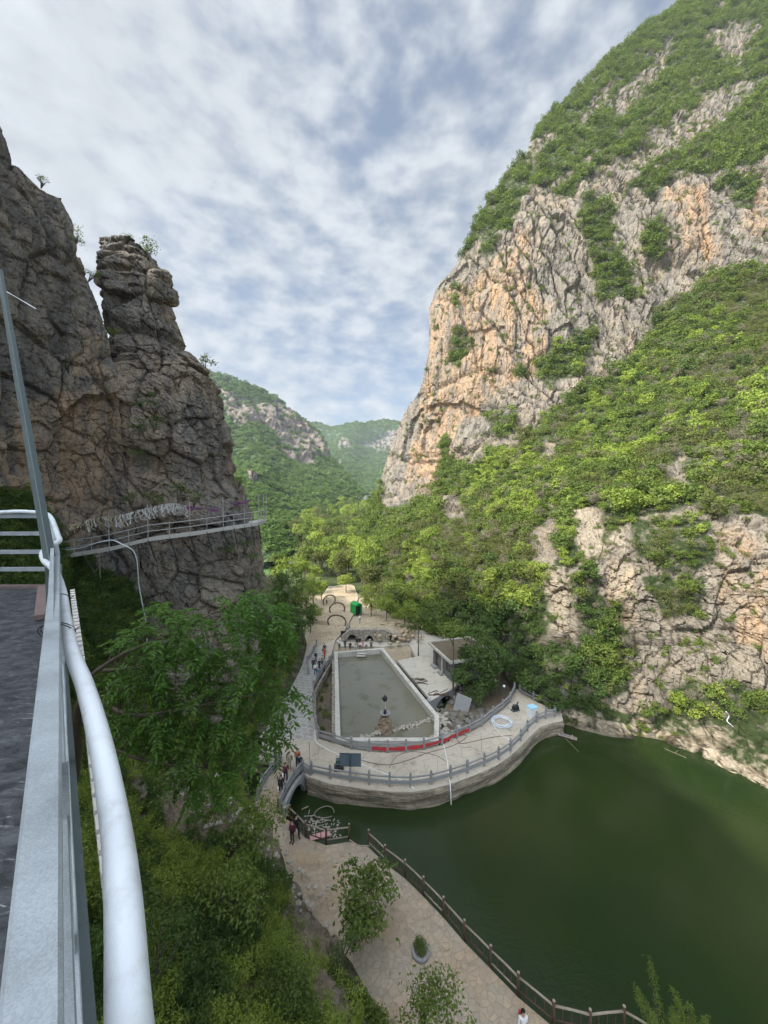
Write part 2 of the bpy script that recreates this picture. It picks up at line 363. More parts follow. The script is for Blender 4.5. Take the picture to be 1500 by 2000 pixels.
M['path'] = paving('crazy_paving_path', (.46, .37, .27), (.35, .30, .235), (.42, .29, .17), .40, .05, joint=(.30, .245, .175))
M['plaza'] = paving('worn_concrete_plaza', (.52, .455, .36), (.48, .425, .34), (.40, .345, .27), 1.9, .006)
M['slabs'] = paving('square_stone_slabs', (.42, .41, .375), (.32, .32, .30), (.38, .355, .31), .85, 0, grid=True, rot=.25, joint=(.56, .52, .44))
M['concrete'] = paving('pale_concrete', (.56, .51, .42), (.52, .48, .40), (.46, .42, .34), 3.5, .004)
M['coping'] = paving('coping_concrete', (.60, .57, .49), (.56, .54, .47), (.50, .47, .40), 2.2, .006)
M['dirt'] = paving('dusty_ground', (.50, .40, .27), (.44, .35, .24), (.36, .29, .19), 1.2, .02, .06)
M['stone'] = plain('grey_stone_rail', (.26, .26, .25), .85, var=.25, nscale=4, bump=.01)
M['rubble'] = plain('rubble', (.38, .34, .28), .9, var=.4, nscale=2.5, bump=.03)
M['masonry'] = paving('stone_masonry', (.46, .41, .33), (.36, .32, .26), (.30, .26, .20), .5, .08, .05)
m, t = mat('layered_bank_wall'); P = t.pos()
lay = t.noise(t.scale(P, .25, .25, 3.5), 1.4, 7, .65, .5); f2 = t.noise(P, 3, 6, .7)
c = t.mix(t.mapr(lay, .35, .65), (.17, .14, .10), (.42, .35, .25)); c = t.mix(t.mapr(f2, .45, .7, 0, .6), c, (.07, .06, .045))
finish(t, c, .92, t.math('ADD', lay, t.math('MULTIPLY', f2, .5)), .25); M['bank'] = m
M['wood'] = plain('brown_log_rail', (.085, .050, .036), .75, var=.35, nscale=5, bump=.008)
M['wood_pale'] = plain('weathered_log', (.30, .25, .19), .8, var=.25, nscale=5, bump=.008)
M['red'] = plain('red_banner', (.42, .035, .04), .7, var=.12)
M['green'] = plain('green_sheet_metal', (.015, .26, .055), .5, var=.12, nscale=1)
M['screen'] = plain('dusty_blue_grey_panel', (.115, .15, .175), .45, var=.1, nscale=2)
M['skyblue'] = plain('pale_blue_lid', (.32, .58, .70), .5, var=.1)
M['cyan'] = plain('blue_canopy', (.06, .38, .55), .6, var=.1)
M['block'] = None
m, t = mat('grey_block_wall'); P = t.pos(); tc = t.n('ShaderNodeTexCoord').outputs['Object']
sx = t.n('ShaderNodeSeparateXYZ', {0: tc}); uvb = t.n('ShaderNodeCombineXYZ', {0: t.math('ADD', sx.outputs[0], sx.outputs[1]), 1: sx.outputs[2]}).outputs[0]
br = t.n('ShaderNodeTexBrick', {'Vector': uvb, 'Scale': 1.0, 'Color1': (.13, .135, .135, 1), 'Color2': (.19, .195, .19, 1), 'Mortar': (.26, .255, .24, 1), 'Mortar Size': .015, 'Brick Width': .55, 'Row Height': .28})
finish(t, t.mix(t.mapr(t.noise(P, 3, 5), .4, .7, 0, .4), br.outputs[0], (.09, .09, .085)), .9, br.outputs[1], -.02); M['block'] = m
M['roof'] = plain('littered_brown_roof', (.13, .105, .07), .95, var=.5, nscale=2, bump=.03)
# water
def water_mat(name, deep, clear, rough, bscale, bdist):
    m, t = mat(name); P = t.pos()
    n = t.math('ADD', t.noise(t.scale(P, 1, 1.3, 1), bscale, 3, .6), t.math('MULTIPLY', t.noise(P, bscale * .18, 2), 1.5))
    c = t.mix(t.mapr(t.noise(P, .07, 3), .35, .65), deep, clear)
    if 'pool' in name: c = t.mix(t.mapr(t.noise(P, .34, 5, .65), .54, .64, 0, .75), c, (.085, .10, .045))
    finish(t, c, rough, n, bdist, spec=.5, **{'IOR': 1.333}); return m
M['lake'] = water_mat('green_lake_water', (.014, .027, .008), (.025, .037, .010), .045, 3.2, .010)
M['pond'] = water_mat('murky_pool_water', (.145, .14, .10), (.17, .16, .12), .05, .8, .002)
M['river'] = water_mat('far_green_river', (.11, .20, .06), (.13, .23, .07), .12, 1.2, .01)
# =================================================================== TERRAIN
def edge_fn(pts):
    a = np.array(sorted(pts, key=lambda q: q[1]), float)
    return lambda y: np.interp(y, a[:, 1], a[:, 0])
def grid_normals(G, toward):
    du = np.gradient(G, axis=1); dv = np.gradient(G, axis=0); n = np.cross(du, dv)
    n /= np.linalg.norm(n, axis=-1, keepdims=True) + 1e-9
    s = np.sign((n * (toward - G)).sum(-1)); s[s == 0] = 1; return n * s[..., None]
CAMP = np.array([0, 0, CAMZ])
def jit(x, y, amp, sc_=40, s=0):
    q = np.stack([x / sc_, y / sc_, 0 * x], -1); return x + amp * fbm(q, 3, s), y + amp * fbm(q + 9, 3, s + 5)
def anypoly(x, y, polys):
    r = np.zeros(np.shape(x), bool)
    for p in polys: r |= inpoly(x, y, p)
    return r

# ---------------------------------------------------------------- right mountain
R_EDGE = edge_fn([(1560, -170), (1400, -75), (1330, 5), (1230, 72), (1130, 172), (1062, 228), (1030, 295), (955, 385), (928, 440), (888, 522), (850, 566), (838, 600),
                  (837, 690), (822, 760), (792, 800), (772, 850), (748, 920), (742, 950), (715, 1000), (700, 1060), (705, 1130), (745, 1185), (800, 1225), (870, 1245),
                  (960, 1262), (1000, 1335), (1040, 1372), (1085, 1402), (1180, 1435), (1270, 1448), (1335, 1460), (1410, 1500), (1510, 1545), (1640, 1600)])
def zd(px, py, z): return float(np.linalg.norm(at_z(px, py, z)[..., 1:2]) / (_cp + (1000 - py) / FPX * _sp))
RC = [(742, 950, 165), (790, 960, 140), (715, 1000, 160), (700, 1060, 130), (705, 1130, 105), (745, 1185, 88), (800, 1225, zd(800, 1225, 0)), (870, 1245, zd(870, 1245, 0)),
      (960, 1262, zd(960, 1262, 1)), (1000, 1335, zd(1000, 1335, 0)), (1040, 1372, zd(1040, 1372, 0)), (1085, 1402, zd(1085, 1402, -1)), (1180, 1438, zd(1180, 1438, -1.5)),
      (1270, 1450, zd(1270, 1450, -1.6)), (1335, 1462, zd(1335, 1462, -1.6)), (1410, 1502, zd(1410, 1502, -1.6)), (1510, 1547, zd(1510, 1547, -1.6)), (1640, 1602, zd(1640, 1602, -1.6)),
      (1900, 1700, zd(1900, 1700, -1.6)), (1900, 1400, 28), (1900, 1000, 34),
      (1180, 1380, 44.5), (1300, 1390, 43), (1500, 1450, 37.5), (1100, 1320, 47), (1000, 1250, 55), (1070, 1110, 52), (1120, 1110, 51), (1100, 1235, 49), (1180, 1200, 50), (1350, 1200, 47), (1500, 1200, 43),
      (1700, 1200, 37), (1250, 1010, 53), (1400, 1015, 50), (1550, 1020, 46), (1700, 1000, 42), (950, 1150, 68), (850, 1150, 80), (900, 1020, 98), (820, 1050, 105), (1050, 1000, 74), (1150, 960, 68), (1500, 900, 62),
      (1000, 900, 104), (900, 905, 128), (850, 930, 135), (1120, 780, 116), (1240, 690, 118), (1300, 610, 121), (1400, 540, 119), (1500, 535, 113), (1650, 520, 105), (1200, 850, 92), (1350, 800, 84),
      (1500, 750, 82), (1650, 800, 70), (1400, 650, 103), (1550, 640, 96), (838, 600, 152), (850, 800, 146), (840, 700, 149), (792, 810, 160), (930, 700, 134), (1000, 600, 131), (1100, 500, 132), (1200, 500, 127),
      (1000, 760, 124), (1100, 640, 124), (928, 440, 150), (950, 480, 142), (1030, 350, 146), (1200, 340, 138), (1350, 340, 130), (1500, 320, 125), (1650, 300, 120), (1450, 500, 119), (955, 385, 160), (1062, 228, 176), (1230, 72, 196),
      (1330, 5, 208), (1400, -75, 222), (1200, 230, 162), (1350, 150, 172), (1500, 150, 160), (1500, 20, 185), (1560, -170, 240), (1800, -170, 220), (1800, 100, 165), (1800, 400, 108), (1800, 700, 76)]
r_rbf = RBF([(a, b) for a, b, c in RC], [math.log(c) for a, b, c in RC], 2e-3)
ys = np.concatenate([np.arange(-168, 960, 2.6), np.arange(960, 1612, 2.2)]); NC = 460
tcol = np.linspace(0, 1, NC) ** 1.12
PY = np.repeat(ys[:, None], NC, 1); xe = R_EDGE(ys)[:, None]; xend = 1800.0
PX = xe + (xend - xe) * tcol[None]
Gd = np.exp(r_rbf(PX, PY)); G = at_d(PX, PY, Gd)
# closing strips round the back of the mountain (below y 940) and a skirt into ground and water (above)
def rock_mask_r(px, py):
    x, y = jit(px, py, 34, 42, 3); x2, y2 = jit(px, py, 12, 14, 9); x = (x + x2) / 2; y = (y + y2) / 2
    rock = anypoly(x, y, [
        [(745, 990), (752, 900), (790, 795), (825, 700), (825, 575), (885, 505), (930, 470), (1000, 455), (1030, 360), (1110, 400), (1180, 350), (1260, 385), (1330, 335), (1400, 350), (1500, 335), (1850, 320),
         (1850, 520), (1500, 515), (1400, 535), (1300, 600), (1240, 690), (1180, 740), (1110, 775), (1010, 860), (930, 905), (860, 890), (830, 960), (790, 985)],
        [(1190, 200), (1290, 90), (1320, 100), (1240, 210), (1200, 250)], [(1250, 270), (1330, 215), (1470, 130), (1480, 190), (1400, 250), (1330, 300), (1250, 300)],
        [(1100, 400), (1160, 330), (1230, 300), (1330, 250), (1340, 290), (1220, 350), (1150, 400)], [(1010, 300), (1080, 250), (1100, 262), (1040, 330)],
        [(1120, 240), (1190, 150), (1210, 160), (1150, 260)], [(1350, 80), (1420, 40), (1500, 60), (1440, 110)],
        [(1195, 1040), (1260, 1010), (1290, 1000), (1500, 1010), (1850, 1000), (1850, 1420), (1500, 1350), (1400, 1330), (1330, 1340), (1270, 1400), (1190, 1390), (1200, 1300), (1160, 1250), (1205, 1200), (1160, 1100)],
        [(1062, 1112), (1118, 1108), (1128, 1180), (1122, 1262), (1072, 1255)], [(1025, 1030), (1062, 1035), (1068, 1100), (1030, 1110)], [(1120, 990), (1172, 990), (1178, 1090), (1130, 1085)],
        [(868, 970), (905, 975), (900, 1015), (868, 1012)], [(930, 1235), (1010, 1215), (1000, 1260), (940, 1260)]])
    rock |= (py > R_EDGE_Y(px) - 26) & (px > 1075)
    led = fbm(np.stack([(x + y * 1.2) / 190, (y - x * -.75) / 26, 0 * x], -1), 3, 88); rock |= (led > .36) & (py < 430)
    led2 = fbm(np.stack([x / 60, y / 90, 0 * x], -1), 3, 89); rock |= (led2 > .38) & (py > 860) & (px > 1000)
    hole = anypoly(x, y, [
        [(1130, 385), (1190, 400), (1215, 520), (1240, 600), (1165, 580), (1150, 500)], [(1255, 430), (1310, 440), (1300, 520), (1250, 480)], [(1400, 360), (1490, 340), (1470, 420), (1430, 400)],
        [(1050, 690), (1130, 660), (1120, 740), (1080, 760), (1040, 720)], [(880, 640), (915, 650), (910, 720), (885, 700)], [(850, 840), (880, 850), (885, 890), (850, 880)],
        [(945, 810), (1010, 790), (1000, 850), (950, 850)], [(940, 450), (975, 460), (965, 510), (940, 500)], [(1230, 1020), (1390, 1010), (1400, 1090), (1350, 1120), (1240, 1100)],
        [(1255, 1120), (1380, 1125), (1375, 1215), (1290, 1200), (1260, 1150)], [(1140, 1180), (1215, 1170), (1230, 1250), (1150, 1300), (1130, 1250)], [(1310, 1350), (1375, 1350), (1375, 1430), (1310, 1425)],
        [(1180, 1240), (1230, 1260), (1225, 1360), (1180, 1370)], [(1130, 640), (1160, 640), (1155, 720), (1130, 700)], [(1000, 700), (1020, 720), (1010, 745), (995, 730)], [(890, 560), (905, 600), (890, 620)]])
    return rock & ~hole
_re = np.array([(1085, 1402), (1180, 1435), (1270, 1448), (1335, 1460), (1410, 1500), (1510, 1545), (1640, 1600)], float)
R_EDGE_Y = lambda px: np.interp(px, _re[:, 0], _re[:, 1])
rm = rock_mask_r(PX, PY).astype(float)
def blur(a, k=2):
    for _ in range(k):
        a = (a + np.roll(a, 1, 0) + np.roll(a, -1, 0) + np.roll(a, 1, 1) + np.roll(a, -1, 1)) / 5
    return a
rms = blur(rm, 3)
Nn = grid_normals(G, CAMP)
far_w = np.clip((Gd - 60) / 50, 0, 1)
d_far = rock_disp(G, 4.5, 11, 9.0, 3, .08); d_near = rock_disp(G, 3.2, 23, 1.4, 3)
disp = (far_w * d_far * .95 + (1 - far_w) * d_near * .75) * (.25 + .75 * rms)
disp += (vnoise(np.stack([(G[...,0]*.8+G[...,1]*.6)/2.6, G[...,2]*.03, G[...,1]*.02],-1),66)*1.0+worley(np.stack([(G[...,0]*.8+G[...,1]*.6)/5.5+.3*fbm(G/7,2,4), G[...,2]*.045, G[...,1]*.01],-1),67)[0]*2.4-1.2) * far_w * rms
_q = np.stack([(G[...,0]*.8+G[...,1]*.6)/4.2+.25*fbm(G/5,2,14), G[...,2]*.03, G[...,1]*.01],-1); disp -= 2.0*np.exp(-worley(_q,68)[1]*13) * far_w * rms
disp += fbm(G / 16, 3, 61) * 2.0 * far_w + fbm(G / 6, 3, 62) * .8 * (1 - .6 * rms)
disp *= np.clip((tcol * 40)[None] * .6 + .4, 0, 1)
G2 = G + Nn * disp[..., None]
back = []
for k, (q, dn) in enumerate([(40, 0), (12, 0), (3, 0)]):
    B = G2[:, 0].copy(); r0 = ray(PX[:, 0], PY[:, 0]); r0[:, 2] = 0; r0 /= np.linalg.norm(r0, axis=1, keepdims=True)
    up = (ys < 945)[:, None]
    wrap = B + (r0 + np.array([.42, 0, -.05])) * q
    skirt = B + np.array([.25, .15, -1.0]) * min(q, 12) * .5
    back.append(np.where(up, wrap, skirt))
Gf = np.concatenate([np.stack(back, 1), G2], 1)
att = lambda a, v=0.0: np.concatenate([np.repeat(a[:, :1], 3, 1), a], 1)
wx, wy = jit(PX, PY, 30, 40, 77)
warm = anypoly(wx, wy, [[(835, 590), (930, 530), (1010, 460), (1060, 560), (1080, 640), (1040, 720), (960, 760), (900, 830), (860, 960), (800, 940), (835, 760)], [(1300, 360), (1380, 350), (1400, 480), (1320, 500)], [(1430, 330), (1500, 330), (1500, 450), (1440, 460)],
                        [(1190, 1100), (1230, 1100), (1230, 1240), (1190, 1200)], [(1400, 1020), (1500, 1060), (1500, 1300), (1420, 1200)]]).astype(float)
warm = blur(warm, 12)
pale = np.clip(1 - (G2[..., 2] + .2) / 1.6, 0, 1) * .9 * (Gd < 60)
pale = np.maximum(pale, blur(((inpoly(wx, wy, [(1062, 1112), (1118, 1108), (1124, 1180), (1118, 1240), (1072, 1230)])) | inpoly(wx, wy, [(1190, 1010), (1240, 1010), (1230, 1160), (1200, 1160)]) | inpoly(wx, wy, [(1120, 990), (1172, 990), (1178, 1090), (1130, 1085)])).astype(float), 6) * .55)
pale = np.maximum(pale, (.2 * (Gd < 60) * rms))
green = np.clip(1 - rms * 1.6, 0, 1)
me = np_mesh('right_mountain', Gf, grid_faces(*Gf.shape[:2]), False, {'warm': att(warm), 'pale': att(pale), 'green': att(green)})
tag(newobj('right_mountain', me, None, M['rock_r']), kind='structure')
RG = dict(P=G2, N=Nn, PX=PX, PY=PY, D=Gd, rock=rms)

# ---------------------------------------------------------------- left cliff
L_EDGE = edge_fn([(-560, -150), (-300, -140), (-160, -30), (-120, 60), (-60, 150), (2, 232), (28, 318), (52, 350), (78, 374), (118, 392), (142, 440), (150, 495), (172, 540), (192, 590), (212, 655), (226, 720), (240, 780), (244, 860), (250, 960), (262, 1010), (270, 1080), (275, 1200), (290, 1340)])
LC = [(250, 960, 38.5), (240, 780, 38), (150, 480, 39), (28, 318, 37), (2, 232, 36), (-120, 60, 31), (-300, -140, 23), (-560, -150, 16), (-120, 300, 29), (130, 950, 36.5), (0, 950, 31), (-200, 950, 22), (-500, 950, 13.5), (130, 650, 37), (0, 600, 32), (-200, 500, 24), (-560, 500, 14),
      (130, 1080, 34), (60, 1080, 30), (0, 1080, 27.5), (-200, 1080, 19), (-500, 1080, 12.5), (250, 1100, 37), (270, 1200, 36), (150, 1200, 32), (0, 1200, 24), (-300, 1200, 14), (290, 1340, 33), (150, 1340, 27), (0, 1340, 20), (-500, 1340, 10)]
l_rbf = RBF([(a, b) for a, b, c in LC], [math.log(c) for a, b, c in LC], 1e-3)
ys = np.arange(-148, 1342, 2.4); NC = 330; tcol = np.linspace(0, 1, NC) ** 1.25
PY = np.repeat(ys[:, None], NC, 1); xe = L_EDGE(ys)[:, None]; PX = xe + (-560 - xe) * tcol[None]
Gd = np.exp(l_rbf(PX, PY)); G = at_d(PX, PY, Gd); Nn = grid_normals(G, CAMP)
# inclined bedding planes of the cliff
Rt = np.array(Matrix.Rotation(math.radians(24), 3, 'Y')); GR = G @ Rt.T
disp = rock_disp(GR, 4.6, 5, 1.5, 4, pers=.4) * .9 + fbm(G / 11, 3, 8) * 1.0
ovx, ovy = jit(PX, PY, 8, 30, 2)
disp -= 1.3 * inpoly(ovx, ovy, [(160, 765), (244, 760), (250, 985), (150, 985), (100, 830)])       # hollow under the overhang
disp *= np.clip((tcol * 30)[None] * .6 + .5, 0, 1)
G2 = G + Nn * disp[..., None]
B = []
for q in (45, 14, 4):
    r0 = ray(PX[:, 0], PY[:, 0]); r0[:, 2] = 0; r0 /= np.linalg.norm(r0, axis=1, keepdims=True); B.append(G2[:, 0] + (r0 + np.array([-.5, 0, -.12])) * q)
Gf = np.concatenate([np.stack(B, 1), G2], 1)
vx, vy = jit(PX, PY, 40, 50, 4)
lw = blur(anypoly(vx, vy, [[(-100, 720), (60, 780), (150, 740), (250, 780), (250, 1060), (-100, 1060)], [(150, 600), (220, 700), (240, 800), (160, 700)]]).astype(float), 8)
lveg = blur(anypoly(vx, vy, [[(-200, 960), (60, 985), (110, 1010), (130, 1090), (230, 1110), (262, 1180), (280, 1400), (-600, 1400), (-600, 960)]]).astype(float), 4)
me = np_mesh('left_cliff', Gf, grid_faces(*Gf.shape[:2]), False, {'warm': att(lw), 'pale': att(0 * lw), 'green': att(lveg * .9)})
tag(newobj('left_cliff', me, None, M['rock_l']), kind='structure')
LG = dict(P=G2, N=Nn, PX=PX, PY=PY, D=Gd, rock=1 - lveg)

# ---------------------------------------------------------------- the cliff the gallery hangs on, beside and behind the camera
yy = np.linspace(16, -90, 120); zz_ = np.linspace(0, 1, 70); hgt = np.interp(yy, [-90, -30, 0, 10, 16], [68, 60, 57, 57, 59]); YY, ZZ = np.meshgrid(yy, zz_); HH = np.repeat(hgt[None], 70, 0); ZW = -4 + (HH + 4) * ZZ
G = np.stack([-27.5 - ZZ * 2.5 + np.clip(.45 - ZZ, 0, 1) * 9, YY, ZW], -1); dd = rock_disp(G, 4.0, 33, 1.3, 3)
G[..., 0] += dd * .9; bk = G[-1:] + np.array([-60, 0, 0]); Gf = np.concatenate([G, bk], 0); z1 = np.zeros(Gf.shape[:2])
me = np_mesh('gallery_cliff', Gf, grid_faces(*Gf.shape[:2])[:, ::-1], True, {'warm': z1, 'pale': z1, 'green': z1}); tag(newobj('gallery_cliff', me, None, M['rock_l']), kind='structure')

# ---------------------------------------------------------------- rock pillar (a closed column)
PL = np.array([(474, 228, 252, 45.5), (482, 218, 285, 45.5), (497, 211, 305, 45.5), (530, 207, 326, 45.5), (560, 214, 337, 45.5), (600, 217, 347, 45.5), (650, 221, 357, 45.8), (690, 228, 366, 46), (722, 233, 398, 46), (745, 237, 428, 46.5),
               (800, 242, 440, 47), (870, 246, 449, 47), (930, 250, 459, 47), (985, 250, 486, 47), (1010, 245, 500, 46.5), (1040, 238, 512, 46), (1080, 228, 517, 45.5), (1130, 215, 521, 45), (1200, 195, 522, 45), (1280, 175, 515, 44.5), (1360, 150, 500, 44)], float)
ylv = np.concatenate([np.arange(474, 1362, 2.2)]); NA = 420
lft = np.interp(ylv, PL[:, 0], PL[:, 1]); rgt = np.interp(ylv, PL[:, 0], PL[:, 2]); dc = np.interp(ylv, PL[:, 0], PL[:, 3])
C0 = at_d((lft + rgt) / 2, ylv, dc); rx = (rgt - lft) / 2 / FPX * dc * .97
ry = np.minimum(rx * .95, 6.5) + np.where(ylv > 720, np.minimum((ylv - 720) / 60, 1) * 1.5, 0)
th = np.linspace(0, 2 * np.pi, NA, endpoint=False)
sq = (np.abs(np.cos(th)) ** 3.2 + np.abs(np.sin(th)) ** 3.2) ** (-1 / 3.2)
X = C0[:, None, 0] + rx[:, None] * (np.cos(th) * sq)[None]; Y = C0[:, None, 1] + ry[:, None] * (np.sin(th) * sq)[None] ; Z = np.repeat(C0[:, 2][:, None], NA, 1)
Y = np.where(np.sin(th)[None] > 0, C0[:, None, 1] + (ry[:, None] + np.where(ylv > 700, np.minimum((ylv - 700) / 10, 12), 0)[:, None]) * (np.sin(th) * sq)[None], Y)
X = np.where(np.sin(th)[None] > 0, X * (Y / C0[:, None, 1]), X); X = X * (.955 + 0 * Y)
X = X + (1 - .955) * C0[:, None, 0]
G = np.stack([X, Y, Z], -1); Nn = np.stack([np.repeat((np.cos(th))[None], len(ylv), 0), np.repeat(np.sin(th)[None], len(ylv), 0), 0 * X], -1)
G_s = G.copy(); G_s[..., 2] += .25 * G[..., 0]
zrow = C0[:, 2]
bands = np.interp(zrow, *zip(*sorted([(at_d(260, yy, 45)[2], vv) for yy, vv in [(474, -.3), (487, .5), (494, -.7), (505, .3), (515, -.6), (522, .35), (548, .45), (556, -1.0), (566, .5), (590, .2), (625, .4), (660, .35), (672, -1.1), (684, .4), (720, .2), (730, -.5), (800, .1), (900, 0), (1400, 0)]])))
disp = rock_disp(G_s, 3.8, 15, 1.1, 4, pers=.36) * .95 + fbm(G / 6, 3, 18) * .5 + bands[:, None] * .45 * (.5 + .5 * (np.sin(th) < .3))[None]
# a deep corner crack where the column leans on the cliff
disp -= 2.2 * np.exp(-((th[None] - np.pi * 1.2) / .13) ** 2) * (ylv > 560)[:, None]
G2 = G + Nn * disp[..., None]
cap = G2[0].mean(0); V = np.concatenate([G2.reshape(-1, 3), [cap]]); R_, C_ = G2.shape[:2]
idx = np.arange(R_ * C_).reshape(R_, C_); nx = np.roll(idx, -1, 1)
F = np.stack([idx[:-1], idx[1:], nx[1:], nx[:-1]], -1).reshape(-1, 4)
F = np.concatenate([F, np.stack([np.full(C_, R_ * C_), idx[0], nx[0], np.full(C_, R_ * C_)], -1)])
F3 = F
me = bpy.data.meshes.new('rock_pillar'); tris = F3[-C_:][:, :3]; me.from_pydata([], [], [])
me = np_mesh('rock_pillar', V, F3[:-C_], False, {'warm': np.concatenate([(np.clip((700 - np.abs(ylv - 900)) / 700, 0, 1)[:, None] * np.clip(fbm(G / 6, 2, 5) + .35, 0, 1) * (ylv > 680)[:, None] + (np.clip(1 - np.abs(th - np.pi) / .7, 0, 1)[None] * (ylv < 690)[:, None])).ravel(), [0]]),  # sunlight on the column's left side is painted in as warm rock colour
             'pale': np.concatenate([(np.clip((ylv - 1060) / 60, 0, 1)[:, None] * np.clip(.35 + .5 * fbm(G / 4, 3, 9), 0, .5)).ravel(), [0]]), 'green': np.zeros(len(V))})
bm = bmesh.new(); bm.from_mesh(me); bm.verts.ensure_lookup_table(); top = bm.verts[R_ * C_]
for i in range(C_):
    f = bm.faces.new((top, bm.verts[i], bm.verts[(i + 1) % C_])); f.smooth = True
bm.to_mesh(me); bm.free()
tag(newobj('rock_pillar', me, None, M['rock_l']), kind='structure')

# ---------------------------------------------------------------- slope under the gallery
S_EDGE = edge_fn([(560, 1120), (585, 1200), (600, 1260), (590, 1300), (575, 1330), (545, 1380), (515, 1430), (492, 1470), (480, 1520), (498, 1572), (520, 1600), (548, 1650), (560, 1700), (600, 1760), (650, 1830), (690, 1880), (715, 1930), (760, 2000), (830, 2100), (900, 2200)])
SC = [(560, 1120, 4), (585, 1200, .3), (600, 1260, 0), (575, 1330, 0), (545, 1380, 0), (515, 1430, 0), (492, 1470, -.3), (480, 1520, -1.2), (498, 1572, 0), (520, 1600, 0), (548, 1650, 0), (560, 1700, .1), (600, 1760, 0), (650, 1830, 0), (690, 1880, 0), (715, 1930, 0), (760, 2000, 0), (900, 2200, 0),
      (500, 1250, 6), (400, 1300, 6), (400, 1400, 3.5), (300, 1450, 5), (330, 1520, 4.5), (300, 1650, 7), (450, 1600, 1.6), (450, 1700, 4), (560, 1800, 2.2), (450, 1850, 5.5), (600, 1900, 3), (250, 2000, 10), (450, 2000, 7), (650, 2000, 3), (200, 1300, 8), (200, 1500, 9), (200, 1700, 11), (100, 1500, 12), (0, 1500, 14),
      (0, 1900, 16.5), (150, 1900, 13.5), (-300, 1500, 18), (-300, 2000, 20), (150, 2200, 15), (500, 2200, 8), (100, 1300, 10), (0, 1300, 12), (-300, 1300, 15), (200, 1150, 11), (400, 1150, 8)]
s_rbf = RBF([(a, b) for a, b, c in SC], [c for a, b, c in SC], 2e-3)
ys = np.arange(1122, 2200, 3.0); NC = 300; tcol = np.linspace(0, 1, NC)
PY = np.repeat(ys[:, None], NC, 1); xe = S_EDGE(ys)[:, None]; PX = xe + (-320 - xe) * tcol[None]
Gz = np.minimum(s_rbf(PX, PY), 21.5); G = at_z(PX, PY, Gz); Nn = grid_normals(G, CAMP)
rk = blur(anypoly(*jit(PX, PY, 26, 40, 6), [[(565, 1700), (640, 1750), (660, 1850), (640, 1960), (580, 1900), (560, 1800)], [(330, 1480), (400, 1500), (400, 1570), (320, 1560)], [(620, 1880), (700, 1900), (690, 2010), (630, 1990)], [(250, 1500), (290, 1520), (280, 1620)], [(300, 1540), (470, 1560), (460, 1640), (320, 1620)], [(505, 1600), (560, 1640), (545, 1690), (500, 1680)]]).astype(float), 3)
disp = fbm(G / 2.2, 4, 19) * .5 * np.clip(tcol * 12, 0, 1)[None] + rock_disp(G, 1.6, 27, .8, 3) * .35 * rk
G2 = G + Nn * disp[..., None]; G2[:, 0, 2] -= .12
sk = G2[:, :1] + np.array([0, 0, -4.0]); Gf = np.concatenate([sk, G2], 1)
a1 = lambda a: np.concatenate([a[:, :1], a], 1)
me = np_mesh('hillside_slope', Gf, grid_faces(*Gf.shape[:2]), True, {'warm': a1(rk * 0), 'pale': a1(rk * .25), 'green': a1(np.clip(.85 - rk * 1.2, 0, 1))})
tag(newobj('hillside_slope', me, None, M['soil']), kind='structure')
SG = dict(P=G2, N=Nn, PX=PX, PY=PY, D=Gz, rock=rk)

# ---------------------------------------------------------------- ground of the valley (one large sheet, dips under the lake)
gx = np.concatenate([np.linspace(-900, -120, 20)[:-1], np.linspace(-120, 200, 190), np.linspace(200, 900, 20)[1:]]); gy = np.concatenate([np.linspace(-300, -30, 12)[:-1], np.linspace(-30, 130, 170), np.linspace(131.5, 500, 170), np.linspace(510, 2600, 50)])
GX, GY = np.meshgrid(gx, gy); P0 = np.stack([GX, GY, 0 * GX], -1)
Zg = np.where(GY < 62, -4.8, -.35); Zg = np.where((GX > 5.5) & (GY > 44) & (GY < 62), -2.2, Zg); Zg = np.where((GX < -9) & (GY > 36) & (GY <= 62), -.6, Zg)
Zg = Zg + np.clip((GY - 100) / 500, 0, 1) * 14 + fbm(P0 / 14, 4, 3) * np.where(GY > 100, 1.2, .12)
riv = np.exp(-(((GX + 46 + (GY - 150) * .25) / 8) ** 2)) * (GY > 112) * np.clip((GY - 112) / 12, 0, 1) * np.clip((205 - GY) / 20, 0, 1)
Zg = Zg - riv * 3.2
me = np_mesh('valley_ground', np.stack([GX, GY, Zg], -1), grid_faces(*GX.shape), True)
m, t = mat('valley_ground'); P = t.pos(); sy = t.n('ShaderNodeSeparateXYZ', {0: P})
g = t.mix(t.noise(P, .5, 6, .65), (.025, .04, .012), (.08, .10, .035)); dst = t.mix(t.noise(P, .8, 6, .7), (.30, .24, .16), (.48, .39, .27))
far_ = t.mapr(t.math('ADD', sy.outputs[1], t.math('MULTIPLY', t.noise(P, .12, 3), 22)), 106, 114)
finish(t, t.mix(far_, dst, g), .95, t.noise(P, 2, 6), .15); tag(newobj('valley_ground', me, None, m), kind='structure')
def sheet(name, pts, z, mt, sub=0):
    b = MB(); b.v = [(x, y, z) for x, y in pts]; b.f = [tuple(range(len(pts)))]
    n = len(pts); ar = sum(pts[i][0] * pts[(i + 1) % n][1] - pts[(i + 1) % n][0] * pts[i][1] for i in range(n))
    if ar < 0: b.f = [tuple(reversed(b.f[0]))]
    return tag(b.build(name, mt), kind='structure')
sheet('lake_water', [(-40, -60), (160, -60), (160, 52), (-40, 52)], -1.55, M['lake'])
sheet('far_river_water', [(-62, 114), (-30, 114), (-40, 206), (-80, 206)], -1.0, M['river'])

